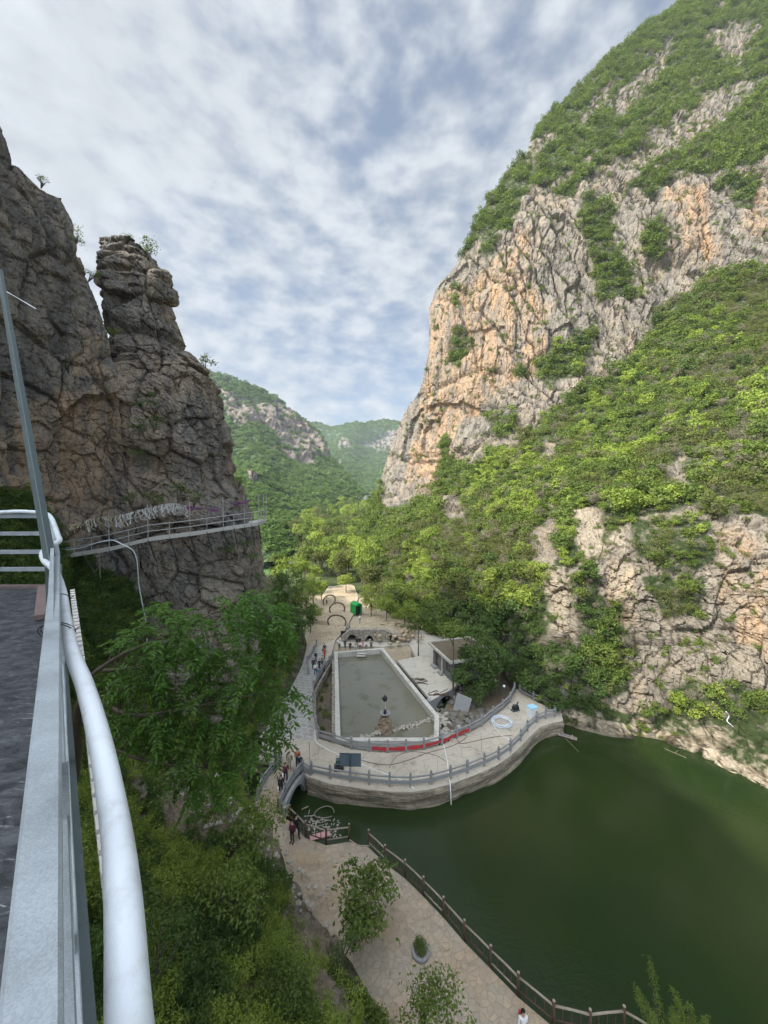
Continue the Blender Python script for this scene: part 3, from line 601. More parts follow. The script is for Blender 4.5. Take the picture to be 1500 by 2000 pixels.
# ---------------------------------------------------------------- distant hills
def hill(name, edge, ctrl, y0, y1, x1, ncol, dy, amp, size, rocks, matl, seed, backd):
    e = edge_fn(edge); rb = RBF([(a, b) for a, b, c in ctrl], [math.log(c) for a, b, c in ctrl], 1e-3)
    ys = np.arange(y0, y1, dy); tc = np.linspace(0, 1, ncol); PY = np.repeat(ys[:, None], ncol, 1); xe = e(ys)[:, None]; PX = xe + (x1 - xe) * tc[None]
    Gd = np.exp(rb(PX, PY)); G = at_d(PX, PY, Gd); Nn = grid_normals(G, CAMP)
    rr = blur(anypoly(*jit(PX, PY, 14, 16, seed), rocks).astype(float), 2)
    disp = amp * (rock_disp(G, size, seed, 2.6, 3) * (.3 + .7 * rr) + .9 * fbm(G / (size * 2.2), 4, seed + 3))
    G2 = G + Nn * disp[..., None]; sg = np.sign(x1 - edge[0][0])
    r0 = ray(PX[:, 0], PY[:, 0]); r0[:, 2] = 0
    Bk = np.stack([G2[:, 0] + (r0 + np.array([.5 * sg, 0, -.2])) * q for q in (backd, backd * .2)], 1)
    Gf = np.concatenate([Bk, G2], 1); at2 = lambda a: np.concatenate([np.repeat(a[:, :1], 2, 1), a], 1)
    me = np_mesh(name, Gf, grid_faces(*Gf.shape[:2]), True, {'warm': at2(rr * .35), 'pale': at2(rr * 0), 'green': at2(1 - rr)})
    tag(newobj(name, me, None, matl), kind='structure'); return dict(P=G2, N=Nn, PX=PX, PY=PY, D=Gd, rock=rr)
H1 = hill('wooded_hill', [(300, 700), (405, 722), (440, 732), (490, 752), (535, 766), (562, 792), (600, 826), (628, 852), (642, 886), (662, 910), (690, 938), (712, 962), (700, 985), (640, 1010), (610, 1040), (570, 1075), (545, 1110)],
          [(405, 722, 640), (490, 752, 640), (562, 792, 650), (628, 852, 640), (662, 910, 600), (712, 962, 520), (450, 800, 560), (550, 860, 560), (620, 890, 590), (440, 900, 400), (550, 940, 400), (640, 960, 420), (640, 1005, 300), (560, 1010, 230), (480, 960, 230), (520, 1060, 165), (570, 1075, 175), (545, 1110, 140), (300, 700, 620), (200, 900, 380), (200, 1080, 200), (440, 1040, 180)],
          702, 1112, 200, 240, 1.7, 7, 26, [[(425, 760), (470, 770), (560, 790), (600, 830), (632, 862), (640, 890), (600, 885), (560, 870), (520, 830), (450, 830)], [(520, 870), (640, 890), (600, 905), (540, 895)], [(480, 925), (500, 930), (510, 950), (490, 945)]], M['rock_far'], 91, 260)
H2 = hill('far_hill', [(560, 806), (598, 822), (620, 823), (648, 833), (668, 828), (690, 823), (712, 822), (748, 818), (775, 822), (820, 835), (900, 870), (900, 960)][0:1] + [(560, 806), (560, 960)],
          [(600, 826, 1500), (650, 835, 1500), (750, 820, 1700), (850, 840, 1700), (680, 880, 1200), (640, 870, 1250), (650, 930, 900), (750, 930, 950), (850, 930, 950), (720, 870, 1500)],
          806, 962, 900, 150, 1.5, 1, 90, [[(680, 840), (700, 850), (690, 880), (672, 880)]], M['rock_far'], 95, 10) if False else None
def ridge(name, prof, ctrl, ybot, ncol, nrow, amp, size, rocks, seed):
    """a hill whose skyline is given from left to right"""
    pr = np.array(prof, float); xs = np.linspace(pr[0, 0], pr[-1, 0], ncol); yt = np.interp(xs, pr[:, 0], pr[:, 1])
    rb = RBF([(a, b) for a, b, c in ctrl], [math.log(c) for a, b, c in ctrl], 1e-3); s = np.linspace(0, 1, nrow)
    PX = np.repeat(xs[None], nrow, 0); PY = yt[None] + (ybot - yt)[None] * s[:, None]; Gd = np.exp(rb(PX, PY)); G = at_d(PX, PY, Gd); Nn = grid_normals(G, CAMP)
    rr = blur(anypoly(*jit(PX, PY, 8, 10, seed), rocks).astype(float), 2)
    G2 = G + Nn * (amp * (rock_disp(G, size, seed, 2.4, 3) * (.25 + .75 * rr) + 1.0 * fbm(G / (size * 2), 4, seed + 3)))[..., None]
    top = np.stack([G2[0] + np.array([0, 500.0, -160]), G2[0] + np.array([0, 120.0, -10])], 0); Gf = np.concatenate([top, G2], 0); a2 = lambda a: np.concatenate([np.repeat(a[:1], 2, 0), a], 0)
    me = np_mesh(name, Gf, grid_faces(*Gf.shape[:2]), True, {'warm': a2(rr * .3), 'pale': a2(rr * 0), 'green': a2(1 - rr)})
    tag(newobj(name, me, None, M['rock_far']), kind='structure'); return dict(P=G2, N=Nn, PX=PX, PY=PY, D=Gd, rock=rr)
H2 = ridge('far_hill', [(520, 812), (600, 823), (620, 823), (636, 829), (650, 834), (665, 829), (690, 824), (712, 825), (730, 821), (750, 818), (775, 822), (800, 830), (900, 860)],
           [(600, 826, 1500), (650, 835, 1600), (750, 820, 1700), (850, 840, 1700), (672, 855, 1250), (680, 900, 1050), (640, 870, 1350), (640, 960, 800), (750, 960, 850), (850, 960, 900), (720, 880, 1450), (760, 860, 1550), (520, 960, 900)],
           965, 260, 120, 12, 70, [[(664, 850), (676, 848), (684, 872), (664, 878)], [(655, 893), (668, 893), (664, 905), (655, 903)], [(695, 862), (720, 858), (765, 838), (790, 850), (790, 880), (740, 886), (715, 870)]], 95)

# =================================================================== PLANTS
def leaf_quads(c, nrm, L, Wd, rng_):
    """diamond leaves: centres (n,3), normals, lengths -> verts, quads"""
    n = len(c); t = rng_.normal(size=(n, 3)); t -= nrm * (t * nrm).sum(-1, keepdims=True); t /= np.linalg.norm(t, axis=1, keepdims=True) + 1e-9
    b = np.cross(nrm, t); L = L[:, None]; Wd = Wd[:, None]
    V = np.stack([c - t * L / 2, c + b * Wd / 2 - t * L * .05 , c + t * L / 2 - nrm * L * .12, c - b * Wd / 2 - t * L * .05], 1)
    return V.reshape(-1, 3), np.arange(4 * n).reshape(n, 4)
def crown(name, seed, nb=16, per=55, leaf=.12, shape=(1, 1, .8), blob=.42, up=.5, lw=.6, sprig=.25):
    r = np.random.default_rng(seed); cs = []; ns = []
    bc = r.normal(size=(nb, 3)); bc /= np.linalg.norm(bc, axis=1, keepdims=True); bc *= (r.uniform(.25, 1, (nb, 1)) ** .6) * (1 - blob * .6); bc *= np.array(shape)
    for k in range(nb):
        br = blob * r.uniform(.55, 1.15); q = r.normal(size=(per, 3)); q /= np.linalg.norm(q, axis=1, keepdims=True)
        q[:, 2] = np.abs(q[:, 2]) * np.where(r.random(per) < .8, 1, -1)
        rad = br * (r.uniform(.5, 1.0, (per, 1)) + sprig * (r.random((per, 1)) < .12))
        cs.append(bc[k] + q * rad * np.array([1, 1, .7])); nn = q * .8 + r.normal(size=(per, 3)) * .55 + np.array([0, 0, up]); ns.append(nn / np.linalg.norm(nn, axis=1, keepdims=True))
    c = np.concatenate(cs); n = np.concatenate(ns); L = leaf * r.uniform(.7, 1.4, len(c))
    V, F = leaf_quads(c, n, L, L * lw, r); return np_mesh(name, V, F), bc
def trunk_mesh(name, bc, h, r0, seed, base=-1.0, nl=7):
    rd = random.Random(seed); b = MB(); top = Vector((rd.uniform(-.1, .1), rd.uniform(-.1, .1), .25)); n = 6
    pts = [Vector((0, 0, base - h)).lerp(top, i / n) + Vector((rd.uniform(-.05, .05), rd.uniform(-.05, .05), 0)) * (i > 0) for i in range(n + 1)]
    b.tube(pts, [r0 * (1 - .75 * i / n) for i in range(n + 1)], 6)
    for q in list(bc)[:nl]:
        k = rd.randint(3, 5); p0 = pts[k]; p2 = Vector([float(a) for a in q]); mid = (p0 + p2) / 2 + Vector((0, 0, -.08))
        b.tube([p0, mid, p2], [r0 * .42, r0 * .25, r0 * .08], 5)
    return b.mesh(name)
# prototypes: (crown mesh by material, trunk mesh), unit radius, origin at the crown's middle
PROTO = []
for k in range(6):
    cm_, bc = crown('crown', 100 + k, nb=18 + 2 * (k % 3), per=60, leaf=.115, shape=[(1, 1, .75), (1.1, .9, .95), (.9, 1.1, .7), (1, 1, 1.1), (1.15, 1, .65), (.8, .8, 1.2)][k], blob=.40)
    tm = trunk_mesh('trunk', bc, .9, .07, k); PROTO.append((cm_, tm))
def with_mats(me, mt): c = me.copy(); c.materials.clear(); c.materials.append(mt); return c
TREE = {}
for kind in ('leaf', 'leaf_bright', 'leaf_dark', 'leaf_olive'):
    TREE[kind] = [(with_mats(c, M[kind]), with_mats(t_, M['bark'])) for c, t_ in PROTO]
def place_tree(kind, v, pos, rad, label, cat, group, name='broadleaf_tree', tall=1.0, rd=random):
    cme, tme = TREE[kind][v % 6]; z0 = rad * 1.9 * tall
    o = empty(name, pos, rd.uniform(0, 6.28), label, cat, group)
    c = newobj('crown', cme, o); t_ = newobj('trunk', tme, o)
    for q in (c, t_): q.scale = (rad, rad, rad * tall); q.location = (0, 0, z0 * .86)
    return o
# ---- scatter as stuff (geometry nodes on a cloud of points)
PC = {}
def proto_coll(key, mt, n, **kw):
    col = bpy.data.collections.new(key)
    for k in range(n):
        me, _ = crown(key, 500 + hash(key) % 7 + k * 13 if False else 500 + len(key) * 31 + k * 13, **kw); me.materials.append(M[mt]); o = bpy.data.objects.new(key + '_clump', me); col.objects.link(o)
    PC[key] = (col, n)
def scatter(name, key, P, S, rs, label=None):
    """one object of uncountable growth: clump instances on points"""
    n = len(P); me = bpy.data.meshes.new(name); me.vertices.add(n); me.vertices.foreach_set('co', np.asarray(P, np.float32).ravel())
    a = me.attributes.new('scl', 'FLOAT', 'POINT'); a.data.foreach_set('value', np.asarray(S, np.float32))
    a = me.attributes.new('rot', 'FLOAT_VECTOR', 'POINT'); rv = np.stack([rs.normal(0, .25, n), rs.normal(0, .25, n), rs.uniform(0, 6.28, n)], -1); a.data.foreach_set('vector', rv.astype(np.float32).ravel())
    a = me.attributes.new('pick', 'INT', 'POINT'); a.data.foreach_set('value', rs.integers(0, PC[key][1], n).astype(np.int32))
    o = newobj(name, me); g = bpy.data.node_groups.new(name, 'GeometryNodeTree')
    g.interface.new_socket('Geometry', in_out='INPUT', socket_type='NodeSocketGeometry'); g.interface.new_socket('Geometry', in_out='OUTPUT', socket_type='NodeSocketGeometry')
    gi = g.nodes.new('NodeGroupInput'); go = g.nodes.new('NodeGroupOutput'); iop = g.nodes.new('GeometryNodeInstanceOnPoints'); ci = g.nodes.new('GeometryNodeCollectionInfo')
    ci.inputs[0].default_value = PC[key][0]; ci.inputs[1].default_value = True; ci.inputs[2].default_value = True
    def na(nm, ty):
        q = g.nodes.new('GeometryNodeInputNamedAttribute'); q.data_type = ty; q.inputs[0].default_value = nm; return q.outputs[0]
    L = g.links.new; L(gi.outputs[0], iop.inputs['Points']); L(ci.outputs[0], iop.inputs['Instance']); iop.inputs['Pick Instance'].default_value = True
    L(na('pick', 'INT'), iop.inputs['Instance Index']); L(na('scl', 'FLOAT'), iop.inputs['Scale'])
    e2r = g.nodes.new('FunctionNodeEulerToRotation'); L(na('rot', 'FLOAT_VECTOR'), e2r.inputs[0]); L(e2r.outputs[0], iop.inputs['Rotation']); L(iop.outputs[0], go.inputs[0])
    md = o.modifiers.new('scatter', 'NODES'); md.node_group = g; return tag(o, kind='stuff')
proto_coll('scrub', 'leaf', 4, nb=7, per=46, leaf=.17, blob=.55, shape=(1, 1, .7))
proto_coll('scrub_bright', 'leaf_bright', 3, nb=7, per=46, leaf=.17, blob=.55, shape=(1, 1, .7))
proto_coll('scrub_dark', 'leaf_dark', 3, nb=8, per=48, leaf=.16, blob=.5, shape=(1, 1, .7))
proto_coll('scrub_olive', 'leaf_olive', 3, nb=7, per=40, leaf=.13, blob=.55, shape=(1, 1, .7), sprig=.5)
proto_coll('far_crown', 'leaf_far', 4, nb=6, per=26, leaf=.34, blob=.6, shape=(1, 1, .8))
proto_coll('fine_herb', 'leaf', 4, nb=8, per=44, leaf=.19, blob=.5, shape=(1, 1, .75), sprig=.6, lw=.45)
proto_coll('bright_herb', 'leaf_bright', 3, nb=7, per=40, leaf=.17, blob=.5, shape=(1, 1, .8), sprig=.7, lw=.4)
proto_coll('fine_herb_dark', 'leaf_dark', 4, nb=8, per=44, leaf=.19, blob=.5, shape=(1, 1, .7), sprig=.6, lw=.5)
PC_dry = proto_coll('dry_twigs', 'twig', 3, nb=6, per=60, leaf=.34, blob=.6, lw=.07, shape=(1, 1, .8), sprig=.5)
proto_coll('purple_flowers', 'leaf_purple', 2, nb=6, per=30, leaf=.14, blob=.5)
def sample(Gx, n, rs, wfun):
    """n points on a patch, chance by world area times wfun(px, py, rock)"""
    P = Gx['P']; e1 = P[1:, :-1] - P[:-1, :-1]; e2 = P[:-1, 1:] - P[:-1, :-1]; ar = np.linalg.norm(np.cross(e1, e2), axis=-1)
    px = Gx['PX'][:-1, :-1]; py = Gx['PY'][:-1, :-1]; w_ = np.minimum(ar, np.percentile(ar, 99)) * wfun(px, py, Gx['rock'][:-1, :-1], Gx['D'][:-1, :-1]); w_ = w_.ravel() / w_.sum()
    k = rs.choice(len(w_), n, p=w_); i, j = np.unravel_index(k, ar.shape); a = rs.random((n, 1)); b = rs.random((n, 1))
    return P[i, j] + e1[i, j] * a + e2[i, j] * b, px[i, j], py[i, j], Gx['N'][i, j], Gx['D'][i, j]
rs = np.random.default_rng(3)
def veg(px, py, rock, d): return np.clip(1 - rock * 1.5, 0, 1)
SHADE_LINE = lambda px: np.interp(px, [900, 1050, 1150, 1300, 1500], [1230, 1190, 1260, 1330, 1330])
# hillside scrub of the right mountain: near part, far part and sparse tufts on the cliff face
P, px, py, N_, d_ = sample(RG, 4300, rs, lambda x, y, r, d: veg(x, y, r, d) * np.where((y < 1400) & (x < 1560), 1, .0) * (d < 118) * (60 / d) ** .5)
S = rs.uniform(.8, 2.0, len(P)) ** 1.15 * np.where(d_ < 55, .62, 1.0)
P = P + N_ * (S * .25)[:, None]; P[:, 2] += S * .35
zone = fbm(P / 9, 3, 4) + rs.normal(0, .12, len(P)); near = d_ < 56
dk = (px > 850) & (px < 1180) & (py > 1185) & (rs.random(len(P)) < .85)  # dark leaf zone: darker species, with the cliff's shade put into the colour
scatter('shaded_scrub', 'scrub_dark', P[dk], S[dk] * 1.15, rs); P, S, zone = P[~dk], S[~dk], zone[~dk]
for nm, key, sel in (('hillside_scrub', 'scrub', (zone > -.12) & (zone < .22)), ('bright_hillside_scrub', 'scrub_bright', zone >= .22), ('olive_hillside_scrub', 'scrub_olive', (zone <= -.12))):
    scatter(nm, key, P[sel], S[sel], rs)
P, px, py, N_, d_ = sample(RG, 4600, rs, lambda x, y, r, d: veg(x, y, r, d) * np.where(x < 1600, 1, .0) * (d >= 112))
S = rs.uniform(1.4, 3.3, len(P)); P[:, 2] += S * .4; scatter('summit_scrub', 'scrub', P, S, rs)
P, px, py, N_, d_ = sample(RG, 1900, rs, lambda x, y, r, d: (r > .5) * np.where(x < 1560, 1, .0) * (d > 38) * (y < 1440) * np.where(d < 60, 4.0, 1.0) * np.where(y < 340, 3.0, 1.0))
S = rs.uniform(.35, 1.5, len(P)) * np.where(d_ < 60, .6, 1); h_ = rs.random(len(P)) < .6; P = P + N_ * (S * .2)[:, None]; scatter('cliff_tufts', 'scrub', P[h_], S[h_], rs); scatter('olive_cliff_tufts', 'scrub_olive', P[~h_], S[~h_], rs)
P, px, py, N_, d_ = sample(RG, 900, rs, lambda x, y, r, d: veg(x, y, r, d) * (y < 1400) * (x < 1560) * (60 / d))
S = rs.uniform(.7, 1.7, len(P)) * np.where(d_ < 60, .7, 1.1); P = P + N_ * (S * .5)[:, None]; P[:, 2] += S * .6; scatter('dry_hillside_scrub', 'dry_twigs', P, S, rs)
# distant hills
P, px, py, N_, d_ = sample(H1, 5200, rs, lambda x, y, r, d: (1 - r * .85) * (d > 150) * (300 / d) ** .9 * (x > 395))
S = rs.uniform(2.0, 4.2, len(P)) * np.clip(d_ / 420, .6, 1.3); P[:, 2] += S * .3; scatter('hill_wood', 'far_crown', P, S, rs)
P, px, py, N_, d_ = sample(H2, 5200, rs, lambda x, y, r, d: (1 - r * .8) * (1000 / d) * (x > 590) * (x < 800)); S = rs.uniform(4.5, 9, len(P)); scatter('far_hill_wood', 'far_crown', P, S, rs)
# left cliff ivy and slope growth
P, px, py, N_, d_ = sample(LG, 2600, rs, lambda x, y, r, d: (1 - r) * (x > -60))
S = rs.uniform(.4, 1.0, len(P)); P += N_ * (S * .35)[:, None]; h_ = rs.random(len(P)) < .55; scatter('cliff_foot_ivy', 'fine_herb_dark', P[h_], S[h_], rs); scatter('green_cliff_ivy', 'fine_herb', P[~h_], S[~h_], rs)
bare = [[(568, 1700), (640, 1750), (665, 1830), (640, 1880), (600, 1850), (565, 1780)], [(330, 1480), (400, 1500), (400, 1570), (320, 1560)], [(300, 1550), (470, 1570), (460, 1620), (320, 1610)], [(505, 1600), (560, 1640), (545, 1700), (500, 1680)], [(640, 1920), (690, 1930), (680, 1990), (635, 1985)]]
P, px, py, N_, d_ = sample(SG, 5600, rs, lambda x, y, r, d: (1 - r * .85) * (x > 100) * (y < 2080) * (y > 1230) * (~anypoly(x, y, bare) + .08) * (R_SLOPE(x, y)) if False else (1 - r * .8) * (x > 90) * (y < 2080) * (y > 1230) * np.where(anypoly(x, y, bare), .08, 1.0) * (x < S_EDGE(y) - 16))
S = rs.uniform(.22, .75, len(P)) ; z_ = fbm(P / 2.5, 2, 9); P[:, 2] += S * .3
scatter('slope_undergrowth', 'fine_herb', P[(z_ > -.2) & (z_ < .0)], S[(z_ > -.2) & (z_ < .0)], rs); scatter('bright_slope_undergrowth', 'bright_herb', P[z_ >= .0], S[z_ >= .0], rs); scatter('dark_slope_undergrowth', 'fine_herb_dark', P[z_ <= -.2], S[z_ <= -.2], rs)
# =================================================================== BUILT THINGS
def V3(px, py, z=0.0): return A(px, py, z)
# ---------------- retaining plaza
OUT = [(608, 1513), (645, 1521), (684, 1527), (721, 1532), (761, 1536), (802, 1537), (842, 1532), (880, 1521), (913, 1510), (946, 1496), (974, 1483), (997, 1467), (1017, 1447), (1030, 1428), (1048, 1411), (1066, 1404), (1084, 1400)]
INN = [(622, 1443), (653, 1452), (686, 1463), (721, 1468), (757, 1470), (793, 1468), (828, 1464), (863, 1455), (892, 1441), (917, 1431), (941, 1418), (963, 1400), (982, 1386), (996, 1372), (1005, 1352)]
plaza_px = [(560, 1492), (603, 1517), (645, 1531), (684, 1537), (721, 1542), (761, 1546), (802, 1547), (842, 1541), (880, 1531), (913, 1519), (946, 1506), (974, 1492), (997, 1476), (1019, 1456), (1036, 1437), (1055, 1420), (1078, 1412), (1100, 1408), (1095, 1385), (1030, 1350), (1008, 1346)] + INN[::-1][1:] + \
           [(616, 1420), (611, 1370), (611, 1345), (625, 1318), (648, 1275), (655, 1250), (672, 1232), (690, 1200), (700, 1165), (690, 1140), (645, 1140), (625, 1170), (615, 1215), (590, 1250), (560, 1300), (530, 1350), (500, 1420), (470, 1470), (520, 1487)]
w2 = lambda l, z=0.0: [tuple(A(x, y, z))[:2] for x, y in l]
def shrink(poly, k):
    c = Vector((sum(p[0] for p in poly) / len(poly), sum(p[1] for p in poly) / len(poly))); return [tuple(Vector(p) + (c - Vector(p)).normalized() * k) for p in poly]
b = MB(); b.prism(w2(plaza_px), -.32, 0); tag(b.build('plaza_pavement', M['plaza']), kind='structure')
_slab = [(497, 1478), (530, 1458), (600, 1449), (614, 1446), (613, 1370), (612, 1343), (640, 1285), (628, 1262), (604, 1262), (580, 1292), (555, 1330), (525, 1385), (503, 1432)]
_slab = [(500, 1440), (612, 1446), (611, 1400), (610, 1345), (640, 1290), (618, 1262), (590, 1290), (560, 1325), (530, 1372)]
b = MB(); b.prism(w2(_slab), -.2, .006); tag(b.build('slab_pavement', M['slabs']), kind='structure')
b = MB(); b.prism(w2([(652, 1249), (622, 1262), (596, 1258), (620, 1200), (628, 1168), (645, 1144), (690, 1144), (698, 1166), (688, 1200), (670, 1232)]), -.2, .010); tag(b.build('dusty_path', M['dirt']), kind='structure')
# the bank wall under the outer edge: irregular layers
edge = [Vector(p).to_3d() for p in w2(plaza_px[1:18])]; edge = catmull(edge, 10); rows = 16; Vv = []; nE = len(edge)
for r in range(rows):
    z = -.06 - 2.6 * r / (rows - 1)
    for i, p in enumerate(edge):
        t = (edge[min(i + 1, nE - 1)] - edge[max(i - 1, 0)]).normalized(); n = Vector((t.y, -t.x, 0))
        if n.y > 0.3 and False: n = -n
        k = .04 + .10 * vnoise(np.array([[i * .22, r * .9, 3.0]]), 4)[0] + .10 * vnoise(np.array([[i * .05, r * .35, 7.0]]), 6)[0] + .10 * r / rows + (.10 if 1 < r < 5 else 0)
        Vv.append(tuple(p + n * k + Vector((0, 0, z))))
me = np_mesh('retaining_wall', Vv, grid_faces(rows, nE)[:, ::-1], True); tag(newobj('retaining_wall', me, None, M['bank']), 'layered earth and stone wall holding up the curved plaza above the green water', 'retaining wall')
b = MB(); b.prism(shrink(w2(plaza_px[:21] + INN[::-1][1:] + [(616, 1420), (500, 1440), (500, 1480)]), .12), -5, -.33); tag(b.build('plaza_foundation', M['bank']), kind='structure')

def base_mesh(fn, nm):
    b = MB(); fn(b); return b
sp_ = MB(); sp_.box((0, 0, .56), (.2, .2, 1.12)); sp_.box((0, 0, 1.15), (.15, .15, .06)); sp_.lathe([(.05, 1.18), (.1, 1.22), (.11, 1.27), (.08, 1.33), (.01, 1.35)], n=8)
STONE_POST = sp_.mesh('post'); STONE_POST.materials.append(M['stone'])
def stone_railing(pts, label, z=0.0, zs=None, s=1.0, nm='stone_railing'):
    P = [A(x, y, z) if not isinstance(q, Vector) else q for q in pts for x, y in [(q[0], q[1])]] if not isinstance(pts[0], Vector) else pts
    o = empty(nm, P[0], 0, label, 'railing'); inv = P[0]
    for i, p in enumerate(P):
        c = newobj('post', STONE_POST, o); c.location = p - inv; d = (P[min(i + 1, len(P) - 1)] - P[max(i - 1, 0)]); c.rotation_euler = (0, 0, math.atan2(d.y, d.x)); c.scale = (s, s, s)
    for i in range(len(P) - 1):
        a, e = P[i] - inv, P[i + 1] - inv; t = (e - a).normalized() * .1
        b = MB(); b.bar(a + t + Vector((0, 0, .42 * s)), e - t + Vector((0, 0, .42 * s)), .1 * s, .3 * s); b.build('rail_board', M['stone'], o)
        b = MB(); b.bar(a + t + Vector((0, 0, .90 * s)), e - t + Vector((0, 0, .90 * s)), .12 * s, .11 * s); b.build('top_rail', M['stone'], o)
    return o
stone_railing(OUT, 'long grey stone railing curving along the water side of the plaza')
stone_railing(INN, 'grey stone railing with red cloth strip on the pool side of the plaza')
WALK = [(617, 1425), (613, 1398), (611, 1372), (612, 1347), (619, 1333), (627, 1319), (635, 1307), (643, 1297), (650, 1286)]
stone_railing(WALK, 'grey stone railing climbing beside the slab walkway left of the pool')
stone_railing([(602, 1318), (600, 1295), (612, 1275), (618, 1262)], 'short stone railing on the left edge of the slab walkway by the dark trees', s=.9)
stone_railing([(491, 1470), (519, 1481), (547, 1488)], 'short stone railing half hidden by branches left of the arched bridge')
stone_railing([(1015, 1352), (1042, 1368), (1068, 1376)], 'stone railing in the shade of the bushes behind the blue lidded cabinet', s=.9)
# red cloth
b = MB(); ii = [A(x, y) for x, y in INN]
seq = [ii[3].lerp(ii[4], .15)] + ii[4:10]
for k in range(len(seq) - 1):
    for j in range(6):
        a = seq[k].lerp(seq[k + 1], j / 6); e = seq[k].lerp(seq[k + 1], (j + 1) / 6); n = Vector((0, 0, 0)); off = Vector((0, -.075, 0))
        h = lambda u: .60 + .03 * math.sin(u * 9 + k * 2); l_ = lambda u: .22 + .05 * math.sin(u * 5 + k) + (.1 if 2 < k < 4 else 0)
        b.add([a + off + Vector((0, 0, l_(j / 6))), e + off + Vector((0, 0, l_((j + 1) / 6))), e + off + Vector((0, .01, h((j + 1) / 6))), a + off + Vector((0, .01, h(j / 6)))], [(0, 1, 2, 3)])
tag(b.build('cloth_banner', M['red']), 'long red cloth strip tied along the railing in front of the pool', 'banner')

# ---------------- pool
TL, TR, BR, B2, BL = A(653, 1273, .25), A(748, 1265, .25), A(858, 1398, .25), A(857, 1447, .25), A(655, 1447, .25)
def ring(o, w_):
    n = len(o); c = sum((Vector(p) for p in o), Vector()) / n; out = []
    for i in range(n):
        p, a, e = o[i], o[i - 1], o[(i + 1) % n]; t1 = (p - a).normalized(); t2 = (e - p).normalized(); n1 = Vector((t1.y, -t1.x, 0)); n2 = Vector((t2.y, -t2.x, 0))
        if n1.dot(c - p) < 0: n1 = -n1
        if n2.dot(c - p) < 0: n2 = -n2
        m_ = (n1 + n2).normalized(); out.append(p + m_ * (w_ / max(.4, m_.dot(n1))))
    return out
outer = [TL, TR, BR, B2, BL]; inner = ring(outer, .55)
o = empty('pool_wall', TL, 0, 'pale concrete wall around the murky pool, narrow at the back and wide in front', 'pool wall')
b = MB()
for i in range(5):
    j = (i + 1) % 5; q = [outer[i], outer[j], inner[j], inner[i]]; q = [p - TL for p in q]
    up = [p.copy() for p in q]; lo = [p - Vector((0, 0, 2.4)) for p in q]
    b.add(up + lo, [(0, 1, 2, 3), (3, 2, 6, 7), (1, 0, 4, 5)])
ob = b.build('coping', M['coping'], o)
mid = inner[0].lerp(inner[1], .42); b = MB()
b.box(mid - TL + Vector((1.0, -.3, -.25)), (1.5, .5, .08)); b.box(mid - TL + Vector((.9, -.7, -.5)), (1.5, .4, .08)); b.build('step', M['coping'], o)
tag(MB().build('x', None) if False else sheet('pool_water', [tuple(p)[:2] for p in [q + (q - (sum(inner, Vector()) / 5)).normalized() * .1 for q in inner]], -.55, M['pond']))
# trench left of the pool, with masonry wall
b = MB(); f = A(640, 1330, 0); pl = [A(x, y, 0) for x, y in [(618, 1440), (613, 1400), (612, 1350), (650, 1282)]]
for a, e in zip(pl[:-1], pl[1:]): b.bar(a + Vector((.16, 0, -.95)), e + Vector((.16, 0, -.95)), .3, 1.9)
tag(b.build('trench_wall', M['masonry']), 'rough masonry wall under the walkway railing left of the pool', 'wall')
b = MB(); a, e = TL + Vector((-.2, 0, -1.35)), BL + Vector((-.2, 0, -1.35)); b.bar(a, e, .36, 2.2); tag(b.build('pool_side_wall', M['masonry']), 'rough masonry face on the outer left side of the pool', 'wall')
for nm_, pg_ in (('trench_bed', [(618, 1443), (611, 1400), (610, 1345), (650, 1280), (657, 1275), (659, 1450)]), ('ditch_bed', [(846, 1400), (884, 1338), (960, 1262), (1014, 1350), (987, 1392), (868, 1448)])):
    sheet(nm_, w2(pg_), -1.30, M['soil'])
# right platform
plat = [(664, 1262), (657, 1251), (668, 1243), (760, 1240), (800, 1232), (850, 1222), (905, 1232), (960, 1252), (925, 1300), (887, 1343), (842, 1368), (776, 1290), (812, 1283), (799, 1258), (752, 1262.5), (744, 1263)]
b = MB(); b.prism(w2(plat), -.4, -.004); tag(b.build('concrete_platform', M['concrete']), kind='structure')
b = MB(); b.prism(shrink(w2([(752, 1262), (799, 1258), (812, 1283), (776, 1290)]), -.25), -2.4, -2.0)
pp = [A(x, y, 0) for x, y in [(751, 1262), (799, 1257.5), (813, 1283.5), (776, 1291)]]
for i in range(4):
    a, e = pp[i], pp[(i + 1) % 4]
    if i < 3: b.bar(a + Vector((0, .1, -1.2)), e + Vector((0, .1, -1.2)), .22, 1.58)
tag(b.build('stone_pit', M['masonry']), 'open square pit with dark stone walls sunk in the platform behind the pool corner', 'pit')
# culvert arch below the platform edge
pa, pb = A(838, 1369, 0), A(888, 1342, 0); t = (pb - pa); L = t.length; t.normalize(); nrm = Vector((t.y, -t.x, 0)); prof = [(0, -.02), (L, -.02), (L, -2.2)]
for k in range(13):
    an = math.pi * k / 12; prof.append((L * .56 + math.cos(an) * L * .36, -2.0 + 1.55 * math.sin(an)))
prof.append((0, -2.2)); b = MB(); n = len(prof)
vs = [pa + t * u + Vector((0, 0, v)) + nrm * (.12 if s else -.5) for s in (1, 0) for u, v in prof]; b.add(vs, [tuple(range(n)), tuple(range(2 * n - 1, n - 1, -1))] + [(i, i + n, (i + 1) % n + n, (i + 1) % n) for i in range(n)])
tag(b.build('culvert_arch', M['stone']), 'grey arched culvert opening under the near edge of the concrete platform', 'culvert')
b = MB(); c = pa.lerp(pb, .5) - nrm * 1.6; b.box(c + Vector((0, 0, -1.4)), (L * .9, .2, 1.8), math.atan2(t.y, t.x)); tag(b.build('culvert_shade_panel', M['black']), kind='structure')  # black panel stands in for the shade inside the culvert

